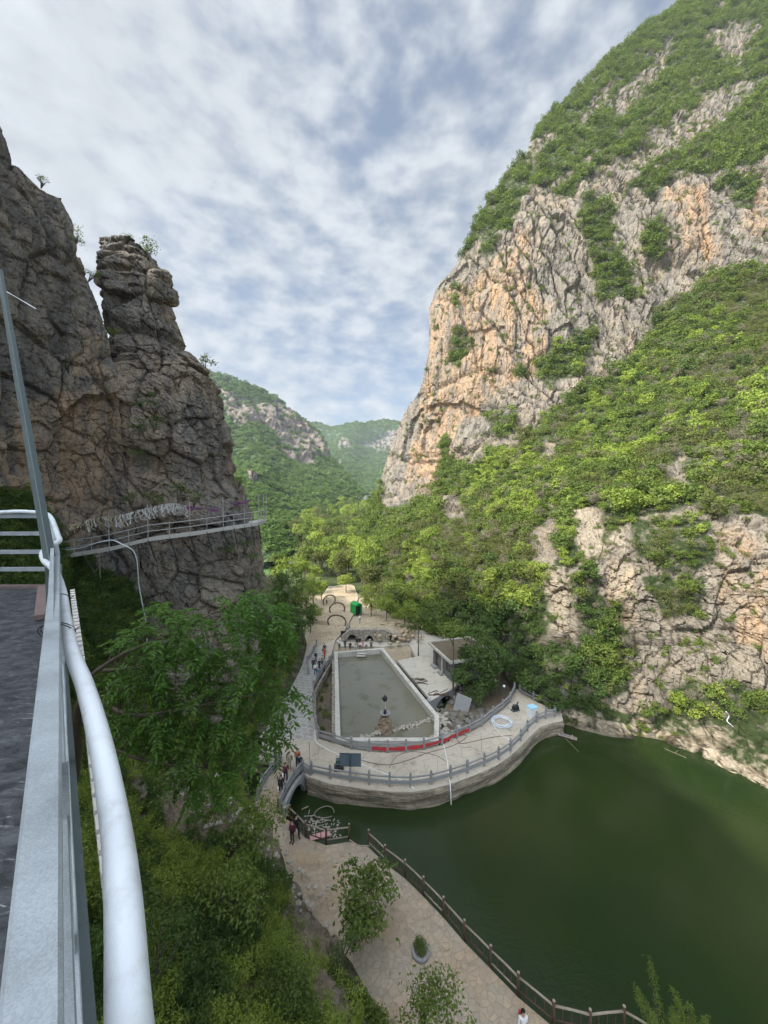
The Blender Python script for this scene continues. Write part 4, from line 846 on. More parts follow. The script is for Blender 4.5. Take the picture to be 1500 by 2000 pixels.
# ---------------- arched stone bridge (near)
RL = [A(544, 1584), A(557, 1557), A(574, 1531), A(591, 1508), A(606, 1514)]
LL = [A(503, 1563), A(511, 1542), A(528, 1522), A(544, 1506), A(549, 1490)]
hump = [0, .30, .42, .25, 0]
RLh = [p + Vector((0, 0, h)) for p, h in zip(RL, hump)]; LLh = [p + Vector((0, 0, h)) for p, h in zip(LL, hump)]
o = empty('stone_bridge', RL[0], 0, 'small humped grey stone bridge with an arch beside the brown log fence', 'bridge'); O = RL[0]
b = MB(); m_ = 16
rr_ = catmull(RLh, 6); ll_ = catmull(LLh, 6)
for i in range(len(rr_) - 1):
    q = [ll_[i], rr_[i], rr_[i + 1], ll_[i + 1]]; q = [p - O for p in q]
    b.add([p + Vector((0, 0, .02)) for p in q] + [p - Vector((0, 0, .30)) for p in q], [(0, 1, 2, 3), (7, 6, 5, 4), (0, 4, 5, 1), (2, 6, 7, 3)])
b.build('deck', M['path'], o)
def arch_wall(A0, B0, top, thick, side, mt, nm, par, R0=.38, zb=-2.6, cen=.5, off=Vector()):
    L = (B0 - A0).length; t = (B0 - A0).normalized(); t.z = 0; n_ = Vector((t.y, -t.x, 0)) * side; pr = []
    K = 14
    for k in range(K + 1): pr.append((L * k / K, top(k / K)))
    pr.append((L, zb))
    for k in range(17):
        an = math.pi * k / 16; pr.append((L * cen + math.cos(an) * L * R0, zb + .05 + (top(.5) - .38 - zb) * math.sin(an) ** .8))
    pr.append((0, zb)); n = len(pr); b = MB()
    vs = [A0 + t * u + Vector((0, 0, v)) + n_ * s - off for s in (thick, 0) for u, v in pr]
    b.add(vs, [tuple(range(n)), tuple(range(2 * n - 1, n - 1, -1))] + [(i, i + n, (i + 1) % n + n, (i + 1) % n) for i in range(n)]); return b.build(nm, mt, par)
def topf(u): return .42 * math.sin(math.pi * min(1, max(0, u))) - .02
arch_wall(RL[0].copy(), RL[3] + (RL[3] - RL[0]) * .06, topf, .32, 1, M['stone'], 'arch_face', o, .40, off=O)
arch_wall(LL[0].copy(), LL[3].copy(), topf, .3, -1, M['stone'], 'arch_face', o, .40, off=O)
for side, lst in (('r', RLh), ('l', LLh)):
    for i, p in enumerate(lst):
        c = newobj('post', STONE_POST, o); c.location = p - O + Vector((0, 0, -.02)); d = lst[min(i + 1, 4)] - lst[max(i - 1, 0)]; c.rotation_euler = (0, 0, math.atan2(d.y, d.x)); c.scale = (.85, .85, .85)
    for i in range(4):
        b = MB(); a, e = lst[i] - O, lst[i + 1] - O; tt = (e - a).normalized() * .09
        b.bar(a + tt + Vector((0, 0, .28)), e - tt + Vector((0, 0, .28)), .1, .46); b.bar(a + tt + Vector((0, 0, .76)), e - tt + Vector((0, 0, .76)), .11, .12); b.build('parapet', M['stone'], o)
b = MB(); a = (LL[0] + LL[1]) / 2 + Vector((.3, -.35, .05)); b.bar(LL[0] + Vector((0, .25, .03)), RL[0] + Vector((0, .35, .03)), .14, .12); tag(b.build('threshold_beam', M['wood']), 'dark wooden beam lying across the near end of the stone bridge', 'beam')

# ---------------- lower path + log fence
FEN = [(543, 1587), (566, 1601), (597, 1634), (637, 1647), (682, 1640)]
FEN2 = [(720, 1652), (752, 1683), (791, 1713), (827, 1748), (866, 1789), (907, 1836), (958, 1888), (1012, 1943), (1081, 2001), (1152, 2019), (1218, 2012), (1272, 2045), (1330, 2100)]
path_px = [(497, 1566), (520, 1560), (545, 1588), (566, 1604), (597, 1637), (637, 1651), (682, 1644), (720, 1655), (752, 1686), (791, 1716), (827, 1751), (866, 1792), (907, 1840), (958, 1892), (1012, 1948), (1081, 2006), (1152, 2024), (1218, 2017), (1272, 2050), (1340, 2105), (1500, 2350), (600, 2350), (560, 1900), (520, 1760), (480, 1650)]
b = MB(); b.prism(w2(path_px), -.3, -.006); tag(b.build('stone_path', M['path']), kind='structure')
b = MB(); b.prism(shrink(w2(path_px), .1), -5, -.31); tag(b.build('path_foundation', M['bank']), kind='structure')
lp = MB(); lp.tube([(0, 0, -.05), (0, 0, 1.25)], [.085, .075], 10); LOG_POST = lp.mesh('post', True); LOG_POST.materials.append(M['wood'])
lp = MB(); lp.tube([(0, 0, 1.25), (0, 0, 1.265)], [.073, .06], 10); LOG_CAP = lp.mesh('post_top'); LOG_CAP.materials.append(M['wood_pale'])
bl = MB(); bl.tube([(0, 0, 0), (0, 0, .62)], .032, 6); BAL = bl.mesh('baluster'); BAL.materials.append(M['wood'])
def log_fence(px, label):
    P = [A(x, y) for x, y in px]; o = empty('log_fence', P[0], 0, label, 'fence'); O = P[0]
    for p in P:
        c = newobj('post', LOG_POST, o); c.location = p - O; k = newobj('post_top', LOG_CAP, c)
    for i in range(len(P) - 1):
        a, e = P[i] - O, P[i + 1] - O; sag = Vector((0, 0, .012))
        b = MB(); b.tube([a + Vector((0, 0, .98)), (a + e) / 2 + Vector((0, 0, 1.0)), e + Vector((0, 0, .98))], [.055, .05, .055], 8); b.build('top_rail', M['wood_pale'], o, True)
        b = MB(); b.tube([a + Vector((0, 0, .26)), e + Vector((0, 0, .26))], .04, 8); b.build('lower_rail', M['wood_pale'] if i % 3 == 0 else M['wood'], o, True)
        nb = max(3, round((e - a).length / .42))
        for k in range(1, nb):
            c = newobj('baluster', BAL, o); c.location = a.lerp(e, k / nb) + Vector((0, 0, .31))
    return o
log_fence(FEN, 'short brown log fence between the stone bridge and the gap by the water')
log_fence(FEN2, 'long brown log fence running down the paved path along the green lake')
b = MB(); b.tube([A(682, 1640, .55), A(700, 1652, .4), A(722, 1652, .4)], .045, 6); tag(b.build('fallen_rail', M['wood_pale'], None, True), 'pale loose log bridging the gap between the two brown fences', 'log')

# ---------------- sign board seen from behind
base = A(684, 1525); o = empty('notice_board', base, math.radians(-2), 'blue grey two panel board on one dark pole standing at the outer stone railing', 'notice board')
b = MB(); b.box((0, 0, 1.25), (.1, .1, 2.5)); b.build('pole', M['steel_dark'], o)
b = MB(); b.box((0, .1, 2.5), (1.98, .05, .06)); b.box((0, .1, 1.32), (1.98, .05, .06)); b.box((-.96, .1, 1.91), (.06, .05, 1.13)); b.box((.96, .1, 1.91), (.06, .05, 1.13)); b.build('frame', M['steel_dark'], o)
for s in (-1, 1):
    b = MB(); b.box((s * .47, .11, 1.91), (.90, .03, 1.11)); b.build('panel', M['screen'], o)
# electric gear under it
base = A(662, 1503); o = empty('equipment_case', base, .1, 'black equipment cases stacked on the ground behind the notice board', 'equipment case')
b = MB(); b.box((0, 0, .22), (.9, .6, .4)); b.build('case', M['black'], o, bev=.02); b = MB(); b.box((.05, .35, .62), (.7, .45, .32)); b.build('case', M['steel_dark'], o, bev=.02)
b = MB(); b.tube([(-.3, -.1, .42), (-.3, -.1, .6), (.3, -.1, .6), (.3, -.1, .42)], .02, 6); b.build('handle', M['steel'], o)
# thin pole
b = MB(); b.tube([A(606, 1510), A(606, 1510) + Vector((-.08, 0, 3.0))], .03, 6); tag(b.build('thin_pole', M['steel_grey']), 'thin bare upright pole by the first post of the outer stone railing', 'pole')
# lamp
base = A(984, 1373); o = empty('garden_lamp', base, 0, 'slim garden lamp with a white round head by the inner stone railing', 'lamp')
b = MB(); b.tube([(0, 0, 0), (0, 0, 2.0)], [.045, .035], 8); b.build('pole', M['steel_dark'], o); b = MB(); b.lathe([(.03, 2.0), (.14, 2.06), (.17, 2.18), (.12, 2.3), (.02, 2.34)], n=12); b.build('lamp_head', M['pvc'], o, True)
# cabinet
base = A(1039, 1400); o = empty('cabinet', base, .35, 'white cabinet with a pale blue lid at the tip of the plaza', 'cabinet')
b = MB(); b.box((0, 0, .6), (.95, .8, 1.2)); b.build('body', M['pvc'], o, bev=.02); b = MB(); b.box((0, 0, 1.24), (1.03, .88, .09)); b.build('lid', M['skyblue'], o, bev=.02)
b = MB(); b.box((0, -.41, .65), (.7, .02, .9)); b.build('door', M['white'], o)
# hose coil
base = A(980, 1412); o = empty('hose_coil', base, 0, 'big coil of white hose lying on the plaza beside the pump', 'hose')
rd = random.Random(4)
b = MB()
pts = []
for k in range(10 * 26):
    a = k / 26 * 2 * math.pi; rr = 1.02 + .13 * math.sin(k * .113) + rd.uniform(-.01, .01); q = k / 260
    pts.append(Vector((rr * math.cos(a) + .10 * math.sin(q * 17), rr * math.sin(a) * .95 + .09 * math.cos(q * 13), .05 + .05 * ((k // 26) % 5))))
b.tube(pts, .035, 6); b.build('coil', M['pvc'], o, True)
b = MB(); b.tube(catmull([(1.0, .1, .05), (1.7, 0, .05), (2.3, -.1, .05)], 5), .035, 6); b.build('loose_end', M['pvc'], o, True)
base = A(1006, 1388); o = empty('water_pump', base, .4, 'dark oily water pump with round motor next to the white hose coil', 'pump')
b = MB(); b.box((0, 0, .09), (1.0, .55, .1)); b.build('skid', M['steel_dark'], o); b = MB(); b.tube([(-.35, 0, .4), (.25, 0, .4)], .22, 12); b.tube([(.25, 0, .4), (.36, 0, .4)], .3, 12); b.build('motor', M['black'], o)
b = MB(); b.tube([(.3, 0, .5), (.3, 0, .85), (.6, .1, .9)], .07, 8); b.build('outlet', M['wood'], o); b = MB(); b.box((-.1, 0, .7), (.35, .25, .18)); b.build('terminal_box', M['steel_dark'], o)
# hoses and cables
def hose(px, r, mt, label, nm='hose', z=.04, cat='hose'):
    P = [A(q[0], q[1], q[2] if len(q) > 2 else z) for q in px]; b = MB(); b.tube(catmull(P, 8), r, 6); return tag(b.build(nm, mt, None, True), label, cat)
hose([(616, 1400), (615, 1435), (619, 1450), (640, 1464), (664, 1475), (690, 1487), (730, 1503), (768, 1517), (790, 1527)], .045, M['white'], 'long white hose crossing the plaza behind the notice board')
hose([(866, 1453), (870, 1470), (874, 1490), (876, 1512), (879, 1530, .1), (880, 1545, -.3), (881, 1572, -1.5)], .05, M['white'], 'white hose hanging from the plaza edge straight into the lake')
hose([(803, 1536, .1), (815, 1545, -.2), (828, 1556, -.9), (838, 1570, -1.5)], .05, M['white'], 'short white hose slanting down the bank wall from the railing')
hose([(704, 1484), (735, 1492), (765, 1493), (800, 1484), (830, 1472), (862, 1463), (885, 1456), (905, 1445), (912, 1438), (898, 1434), (892, 1442), (900, 1452), (925, 1448), (960, 1440), (1000, 1436)], .022, M['wood'], 'thin dark cable wandering over the plaza towards the white coil', 'cable', .03, 'cable')
hose([(963, 1415), (972, 1428), (985, 1440), (1003, 1447), (1012, 1449)], .04, M['white'], 'white hose leading from the coil to the outer railing')
hose([(760, 1500), (770, 1482), (785, 1472), (810, 1468), (850, 1475), (872, 1488)], .018, M['wood'], 'thin brown cord lying in a loop on the plaza before the red cloth', 'cord', .03, 'cord')
hose([(500, 1567, .1), (505, 1580, .05), (508, 1600, .03), (512, 1610, .03)], .04, M['pvc'], 'short white pipe lying beside the near end of the stone bridge', 'pipe', .05, 'pipe')

# ---------------- floating kettle fountain
base = A(752, 1424, -.55); o = empty('kettle_fountain', base, 0, 'rocky fountain mound in the pool with a stone bowl and a hovering black kettle', 'fountain'); rd = random.Random(3)
n1, n2 = 26, 14; Vv = []
for r in range(n2):
    u = r / (n2 - 1); rad = (1.15 * (1 - u) + .42 * u); z = 1.75 * u - .15
    for k in range(n1):
        an = 2 * math.pi * k / n1; q = np.array([[math.cos(an) * 2.6, math.sin(an) * 2.6, z * 2.4]]); v, e = worley(q, 5); f = rad * (1 + .35 * (v[0] - .5)) - .12 * math.exp(-e[0] * 8); Vv.append((f * math.cos(an), f * math.sin(an), z))
i_ = np.arange(n1 * n2).reshape(n2, n1); nx = np.roll(i_, -1, 1); F = np.stack([i_[:-1], nx[:-1], nx[1:], i_[1:]], -1).reshape(-1, 4)
moundm = plain('brown_grotto_rock', (.24, .18, .12), .9, var=.6, nscale=3, bump=.04)
newobj('mound', np_mesh('mound', Vv, F, False), o, moundm)
b = MB(); b.lathe([(.12, 1.55), (.42, 1.72), (.60, 1.88), (.62, 1.93), (.56, 1.93), (.40, 1.84), (.05, 1.80)], n=20); b.build('bowl', M['stone'], o, True)
b = MB(); b.lathe([(.05, 1.82), (.17, 1.86), (.20, 1.98), (.15, 2.12), (.19, 2.22), (.17, 2.26), (.03, 2.24)], n=12); b.build('spout_stand', M['black'], o, True)
kz = 3.55; b = MB(); b.lathe([(.06, kz - .28), (.20, kz - .22), (.29, kz - .04), (.26, kz + .14), (.14, kz + .28), (.09, kz + .36), (.05, kz + .46), (.01, kz + .5)], n=14); b.build('kettle', M['black'], o, True)
b = MB(); b.tube(catmull([(-.2, 0, kz + .12), (-.36, 0, kz + .18), (-.36, 0, kz - .02), (-.24, 0, kz - .1)], 4), .03, 6); b.build('kettle_handle', M['black'], o)
b = MB(); b.tube([(.06, 0, 2.2), (.06, 0, kz - .2)], .014, 6); b.build('water_stream', M['pvc'], o)
# rubble: line in the pool, heaps right of the pool
def rubble(name, path, wdt, n, r0, r1, zf, mt=None, seed=1):
    rd = random.Random(seed); random.seed(seed); P = [A(x, y, z) for x, y, z in path]; b = MB()
    for k in range(n):
        t = rd.random() * (len(P) - 1); i = int(t); p = P[i].lerp(P[i + 1], t - i) + Vector((rd.gauss(0, wdt), rd.gauss(0, wdt), rd.uniform(0, zf))); b.rock(p, rd.uniform(r0, r1), 1)
    return tag(b.build(name, mt or M['rubble']), kind='stuff')
rubble('pool_rubble', [(690, 1449, -.6), (715, 1441, -.6), (740, 1433, -.6), (770, 1428, -.6), (800, 1421, -.6), (830, 1410, -.6), (853, 1401, -.55)], .16, 230, .08, .20, .22)
rubble('pool_wall_debris', [(862, 1395, -.2), (866, 1420, -.3), (870, 1445, -.5), (885, 1430, -.9)], .5, 150, .08, .28, .2, seed=2)
rubble('stream_rubble', [(850, 1380, -2.0), (880, 1400, -1.7), (900, 1420, -1.3), (930, 1400, -1.6), (905, 1360, -1.7), (890, 1345, -1)], 1.5, 240, .1, .55, .3, plain('grey_boulders', (.17, .16, .135), .9, var=.4, nscale=2), seed=5)
rubble('platform_debris', [(796, 1248, 0), (812, 1252, 0), (800, 1240, 0), (830, 1243, 0)], .7, 90, .05, .22, .1, seed=6)
rubble('bank_debris', [(740, 1238, 1.5), (770, 1246, .6), (800, 1243, .4), (760, 1225, 1.4), (800, 1225, .8), (840, 1218, .8)], 1.8, 200, .1, .5, .2, plain('ochre_rubble', (.42, .33, .22), .9, var=.35, nscale=1.5), seed=8)
rubble('slope_rubble', [(335, 1500, 4.4), (370, 1530, 4), (345, 1560, 4.6), (400, 1590, 3.4), (480, 1620, 1.5), (570, 1720, .6), (600, 1790, .8)], .9, 260, .05, .22, .1, seed=9)
b = MB(); rd = random.Random(5)
for k in range(16):
    c = A(rd.uniform(812, 830), rd.uniform(1325, 1335), .05); an = rd.uniform(-.5, .5); d = Vector((math.cos(an), math.sin(an), 0)) * rd.uniform(.3, 1.0); b.tube([c - d, c + d], .03, 5)
for k in range(16):
    c = A(rd.uniform(842, 872), rd.uniform(1348, 1358), .05); an = rd.uniform(-.2, 1.0); d = Vector((math.cos(an), math.sin(an), .02)) * rd.uniform(.3, .8); b.tube([c - d, c + d], .04, 5)
tag(b.build('scrap_timber', M['wood']), kind='stuff')
b = MB(); c = A(903, 1367, .0); R = Euler((math.radians(62), .15, -.4)).to_matrix(); b.box(c + Vector((0, 0, -.6)), (1.9, .22, 2.2), R=Euler((math.radians(-22), math.radians(12), -.4)).to_matrix()); tag(b.build('tilted_slab', M['stone']), 'flat grey rock slab leaning in the ditch below the block hut', 'rock slab')

# ---------------- block hut
c0 = A(884, 1334); c1 = A(846, 1296); cu = (c1 - c0); Lh = cu.length; cu.normalize(); cv = Vector((cu.y, -cu.x, 0));
if cv.x < 0: cv = -cv
ang = math.atan2(cu.y, cu.x); o = empty('block_hut', c0, ang, 'flat roofed grey block hut half hidden by trees right of the pool', 'hut')
sgn = 1 if (Matrix.Rotation(ang, 3, 'Z') @ Vector((0, 1, 0))).dot(cv) > 0 else -1
Wh = 6.4; H = 3.0
def hb(x0, x1, y0, y1, z0, z1, nm, mt, par=None):
    b = MB(); b.box(((x0 + x1) / 2, sgn * (y0 + y1) / 2, (z0 + z1) / 2), (x1 - x0, abs(y1 - y0), z1 - z0)); return b.build(nm, mt, par or o)
b = MB()
def wall_box(x0, x1, y0, y1, z0, z1): b.box(((x0 + x1) / 2, sgn * (y0 + y1) / 2, (z0 + z1) / 2), (x1 - x0, abs(y1 - y0), z1 - z0))
# front (y=0 .. .2) with window and door openings, side (x=0 .. .2) with one window
for x0, x1, z0, z1 in [(0, .9, 0, H), (.9, 2.1, 0, .9), (.9, 2.1, 2.1, H), (2.1, 4.7, 0, H), (4.7, 5.7, 2.2, H), (5.7, Lh, 0, H)]: wall_box(x0, x1, 0, .2, z0, z1)
for y0, y1, z0, z1 in [(.2, 2.2, 0, H), (2.2, 3.4, 0, 1.2), (2.2, 3.4, 2.2, H), (3.4, Wh, 0, H)]: wall_box(0, .2, y0, y1, z0, z1)
wall_box(Lh - .2, Lh, .2, Wh, 0, H); wall_box(.2, Lh - .2, Wh - .2, Wh, 0, H); wall_box(.2, Lh - .2, .2, Wh - .2, -.1, .02)
b.build('wall', M['block'], o)
f = hb(.95, 2.05, .08, .12, .93, 2.07, 'window', M['black']); hb(1.47, 1.53, .05, .08, .93, 2.07, 'frame', M['steel_grey'], f)
f = hb(.08, .12, 2.25, 3.35, 1.22, 2.18, 'window', M['black']); hb(.05, .08, 2.77, 2.83, 1.22, 2.18, 'frame', M['steel_grey'], f)
f = hb(4.75, 5.65, .06, .12, .02, 2.18, 'door', M['wood']); hb(4.85, 4.9, 0, .06, 1.0, 1.12, 'handle', M['steel'], f)
rf = hb(-.6, Lh + .5, -.7, Wh + .4, H, H + .16, 'roof', M['concrete'])
b = MB()
for x0, x1, y0, y1 in [(-.6, Lh + .5, -.7, -.52), (-.6, Lh + .5, Wh + .22, Wh + .4), (-.6, -.42, -.52, Wh + .22), (Lh + .32, Lh + .5, -.52, Wh + .22)]: wall_box(x0, x1, y0, y1, H + .16, H + .42)
b.build('parapet', M['coping'], rf); hb(-.42, Lh + .32, -.52, Wh + .22, H + .16, H + .24, 'roof_litter', M['roof'], rf)
hb(2.9, 3.1, -.25, -.05, 0, H, 'column', M['concrete'])
hb(2.3, 3.5, -.75, -.3, 0, .22, 'step', M['stone']); hb(4.6, 5.9, -.7, -.05, 0, .25, 'step', M['stone'])

# ---------------- double arch wall behind the pool
wa, wb = A(667, 1254, -.2), A(800, 1256, -.2); wa.z = wb.z = -.2; t = (wb - wa).normalized(); L = (wb - wa).length
def bz(u): return 2.0 + .25 * math.sin(u * 3.1) - 1.5 * max(0, (u - .62) / .38) - 1.2 * max(0, (.12 - u) / .12)
pr = [(L * k / 24, bz(k / 24)) for k in range(25)] + [(L, -.3)]
for cx_, r_, h_ in ((5.1, .85, 1.45), (2.0, 1.0, 1.6)):
    for k in range(13):
        an = math.pi * k / 12; pr.append((cx_ + r_ * math.cos(an), -.3 + h_ * math.sin(an)))
pr.append((0, -.3)); n = len(pr); b = MB(); nn = Vector((t.y, -t.x, 0)); nn = nn if nn.y < 0 else -nn
vs = [wa + t * u + Vector((0, 0, v + .2)) + nn * s for s in (.25, -.9) for u, v in pr]; b.add(vs, [tuple(range(n)), tuple(range(2 * n - 1, n - 1, -1))] + [(i, i + n, (i + 1) % n + n, (i + 1) % n) for i in range(n)])
tag(b.build('arched_stone_wall', M['masonry']), 'stone wall with two dark arches behind the far end of the pool', 'wall')
b = MB(); b.box(wa + t * 3.7 + Vector((0, 1.6, .5)), (8.0, .2, 1.9), math.atan2(t.y, t.x)); tag(b.build('tunnel_shade_panel', M['black']), kind='structure')  # black sheet paints the darkness behind both arch openings
bank = [wa + Vector((.2, .95, 0)), wb + Vector((0, .95, 0)), wb + Vector((3, 7, 0)), wb + Vector((-3, 14, 0)), wa + Vector((3, 9, 0))]
Vv = []; Gx, Gy = np.meshgrid(np.linspace(0, 1, 40), np.linspace(0, 1, 30))
q00, q10, q11, q01 = bank[0], bank[1], bank[1] + Vector((6, 16, 0)), bank[0] + Vector((4.5, 12, 0))
for u, v in zip(Gx.ravel(), Gy.ravel()):
    p = (q00 * (1 - u) + q10 * u) * (1 - v) + (q01 * (1 - u) + q11 * u) * v; h = (bz(u) - .25) * (1 - v) ** 1.3 + .05 + .25 * vnoise(np.array([[p.x * .5, p.y * .5, 0]]), 2)[0]; Vv.append((p.x, p.y, h))
tag(newobj('earth_bank', np_mesh('earth_bank', Vv, grid_faces(30, 40)[:, ::-1], True), None, M['dirt']), kind='structure')
log_pts = [(668, 1250), (673, 1242), (678, 1234), (683, 1227)]
stone_railing(log_pts, 'small railing sloping up beside the dark arch behind the pool', s=.75)
# ---------------- wicker hoops
def hoop(pxa, pxb, pyt, label):
    a, e = A(*pxa), A(*pxb); c = (a + e) / 2; w_ = (e - a).length / 2; d = c.y; h = (( (pxa[1] + pxb[1]) / 2 - pyt) / FPX * d) ; t = (e - a).normalized(); rd = random.Random(int(pxa[0])); pts = []
    for k in range(25):
        u = k / 24; an = math.pi * (1.18 - 1.36 * u); pts.append(c + t * (math.cos(an) * w_ * 1.18) + Vector((0, 0, max(0, h * (.36 + .64 * math.sin(an))))))
    pts[0] = a; pts[-1] = e; o = empty('wicker_hoop', c, 0, label, 'arch', 'horseshoe hoops over the dusty path'); b = MB()
    for s in range(6):
        q = [p - c + Vector((.10 * math.cos(i * .9 + s), .12 * math.sin(i * .9 + s * 1.05), .09 * math.sin(i * .7 + s * 2))) for i, p in enumerate(pts)]; b.tube(q, .055, 5)
    b.build('woven_branches', M['wood'], o); b = MB()
    for i in range(0, 24, 2): b.rock(pts[i] - c + Vector((rd.uniform(-.1, .1), -.1, rd.uniform(-.1, .1))), .09, 1)
    for p in (a, e): b.rock(p - c, .3, 1)
    b.build('stones', M['rubble'], o)
hoop((643, 1221), (673, 1223), 1201, 'nearest of the horseshoe hoops standing over the dusty path behind the pool')
hoop((646, 1197), (671, 1195), 1177, 'middle horseshoe hoop level with the green shed')
hoop((633, 1182), (653, 1178), 1162, 'farthest and smallest horseshoe hoop below the trees')
# ---------------- green shed
k0, k1, k2 = A(694.4, 1201.5), A(682.0, 1193), A(704, 1199.6); ang = math.atan2((k2 - k0).y, (k2 - k0).x); W1 = (k2 - k0).length * 1.35; L1 = min((k1 - k0).length, 2.4)
o = empty('green_shed', k0, ang, 'small bright green sheet metal shed with a dark doorway beside the path', 'shed'); b = MB(); H = 2.15
b.box((.06, L1 / 2, H / 2), (.06, L1, H)); b.box((W1 - .06, L1 / 2, H / 2), (.06, L1, H)); b.box((W1 / 2, L1, H / 2), (W1, .06, H)); b.box((W1 * .86, 0, H / 2), (W1 * .24, .06, H)); b.box((W1 * .42, 0, H - .15), (W1 * .66, .06, .3)); b.build('wall', M['green'], o)
b = MB(); b.add([(-.1, -.15, H), (W1 + .1, -.15, H), (W1 + .1, L1 + .15, H), (-.1, L1 + .15, H), (W1 / 2, -.15, H + .4), (W1 / 2, L1 + .15, H + .4)], [(0, 1, 4), (2, 3, 5), (0, 4, 5, 3), (1, 2, 5, 4), (3, 2, 1, 0)]); b.build('roof', M['green'], o)
b = MB(); b.box((W1 * .42, .25, H / 2 - .1), (W1 * .62, .04, H - .35)); b.build('doorway', M['black'], o); b = MB(); b.box((W1 + .02, -.05, H / 2), (.07, .07, H)); b.build('corner_trim', M['pvc'], o)  # the door opening is a black panel imitating the shaded interior

# ---------------- planter on the lower path
base = A(821, 1862); o = empty('stone_planter', base, 0, 'low round stone planter full of green weeds on the paved path', 'planter')
b = MB(); b.lathe([(.50, 0), (.52, .16), (.50, .24), (.36, .24), (.34, .05)], n=24); b.build('rim', M['stone'], o, True)
b = MB(); b.lathe([(.36, .02), (.36, .16), (.02, .18)], n=20); b.build('soil', M['soil'], o)
cme, _ = crown('weeds', 71, nb=10, per=90, leaf=.14, blob=.5, shape=(1, 1, .7)); cme.materials.append(M['leaf']); c = newobj('weeds', cme, o); c.scale = (.5, .5, .62); c.location = (0, 0, .42)

# ---------------- debris on the lake
b = MB(); rd = random.Random(11)
c = A(622, 1590, -1.5); pts = [c + Vector((.85 * math.cos(a * .3) + .5, .62 * math.sin(a * .3), .12 + .10 * math.sin(a * .5))) for a in range(20)]; b.tube(pts, .035, 6)
b.tube([A(589, 1581, -1.4), A(602, 1575, -1.3)], .05, 6); tag(b.build('floating_hose', M['wood_pale'], None, True), 'pale hose looped on the dark water below the stone bridge', 'hose')
b = MB()
for k in range(14):
    p = A(rd.uniform(597, 640), rd.uniform(1585, 1620), -1.5); an = rd.uniform(0, 3.1); d = Vector((math.cos(an), math.sin(an), 0)) * rd.uniform(.2, .8); b.tube([p - d, p + d], .03, 5)
for k in range(70): b.box(A(rd.uniform(600, 665), rd.uniform(1598, 1636), -1.52), (rd.uniform(.04, .2), rd.uniform(.04, .16), .04), rd.uniform(0, 3))
tag(b.build('floating_litter', M['rubble']), kind='stuff')
b = MB(); p = A(625, 1632, -1.48); b.box(p, (1.6, .5, .07), .3); tag(b.build('pink_board', plain('faded_pink_board', (.55, .30, .28), .7)), 'faded pink board floating behind the short log fence', 'board')
base = A(1106, 1438, -1.5); o = empty('plank_raft', base, math.atan2(-.55, .9), 'small dark raft of planks floating by the bleached shore', 'raft')
for k in range(5):
    b = MB(); b.box((0, (k - 2) * .17, .03), (2.3 - .1 * (k % 2), .15, .07), rd.uniform(-.03, .03)); b.build('plank', M['steel_grey'] if k % 2 else M['wood'], o)
b = MB()
for k in (-.7, .6): b.box((k, 0, .1), (.12, .9, .06))
b.build('cross_beam', M['wood_pale'], o)
b = MB(); b.tube([A(1104, 1442, -1.5), A(1130, 1468, -1.5)], .03, 5); tag(b.build('long_stick', M['twig']), 'long thin stick trailing in the water from the plank raft', 'stick')
b = MB(); b.tube(catmull([A(1298, 1462, -1.5), A(1316, 1470, -1.5), A(1340, 1480, -1.5)], 4), [.03] * 8 + [.05], 6); b.tube([A(1318, 1471, -1.5), A(1324, 1466, -1.4)], .02, 5); tag(b.build('driftwood', M['twig']), 'pale driftwood branch floating by the sunlit rocky shore', 'driftwood')
hose([(1418, 1390, 3.2), (1424, 1398, 2.6), (1420, 1408, 2.0), (1428, 1416, 1.6), (1440, 1428, .9)], .05, M['pvc'], 'thin white hose tangled over the bushes on the right shore', z=1)

# =================================================================== GALLERY (camera side)
_K1 = D(110, 1088, 3.1); _PB = D(62, 2000, .351); VPd = (_K1 - _PB); VPd.z = 0; VPd.normalize(); SDv = Vector((VPd.y, -VPd.x, 0))          # along the rail, and outward to the right
def GP(s, out, z): return Vector((_PB.x - VPd.x / VPd.y * _PB.y, 0, 0)) + VPd * s + SDv * out + Vector((0, 0, z))
RS = 1.348
K0, K1 = GP(-2.5, 0, 25.5), _K1.copy(); K2 = D(97, 1012, 4.5)
o = empty('gallery_railing', GP(0, 0, 24.4), 0, 'galvanised steel railing of the cliff gallery running past the lower left corner', 'railing'); O = o.location.copy()
b = MB(); b.bar(K0 - O, K1 - O, .046, .046); b.bar(K1 - O, K2 - O, .052, .05); b.build('top_rail', M['steel'], o, bev=.004)
for dz, out, w_ in ((.12, .026, .022), (.25, .045, .02), (.55, .05, .03), (.85, .05, .03)):
    b = MB(); b.bar(K0 + SDv * out - O - Vector((0, 0, dz)), K2 + SDv * out - O - Vector((0, 0, dz)), w_, .03 if dz < .5 else .035); b.build('lower_bar', M['steel'], o, bev=.002)
for s in (-1.2, .95, 2.6, 4.0):
    b = MB(); z0 = 25.45; b.box(GP(s, .01, (24.30 + z0) / 2) - O, (.045, .045, z0 - 24.30), math.atan2(VPd.y, VPd.x)); b.build('post', M['steel'], o)
# crossing railing at the far end of the platform
yx = 5.5
for z in [D(90, q_, 4.5).z for q_ in (1008, 1042, 1078, 1112)]:
    b = MB(); a = Vector((K2.x, K2.y, z)); e = a + Vector((-6.0, -.15, 0)); b.bar(a - O, e - O, .045, .045); b.build('cross_bar', M['steel'], o)
for x in (-2.2, -4.4):
    b = MB(); b.box(Vector((K2.x + x, K2.y, 25.2)) - O, (.045, .045, 1.1)); b.build('post', M['steel'], o)
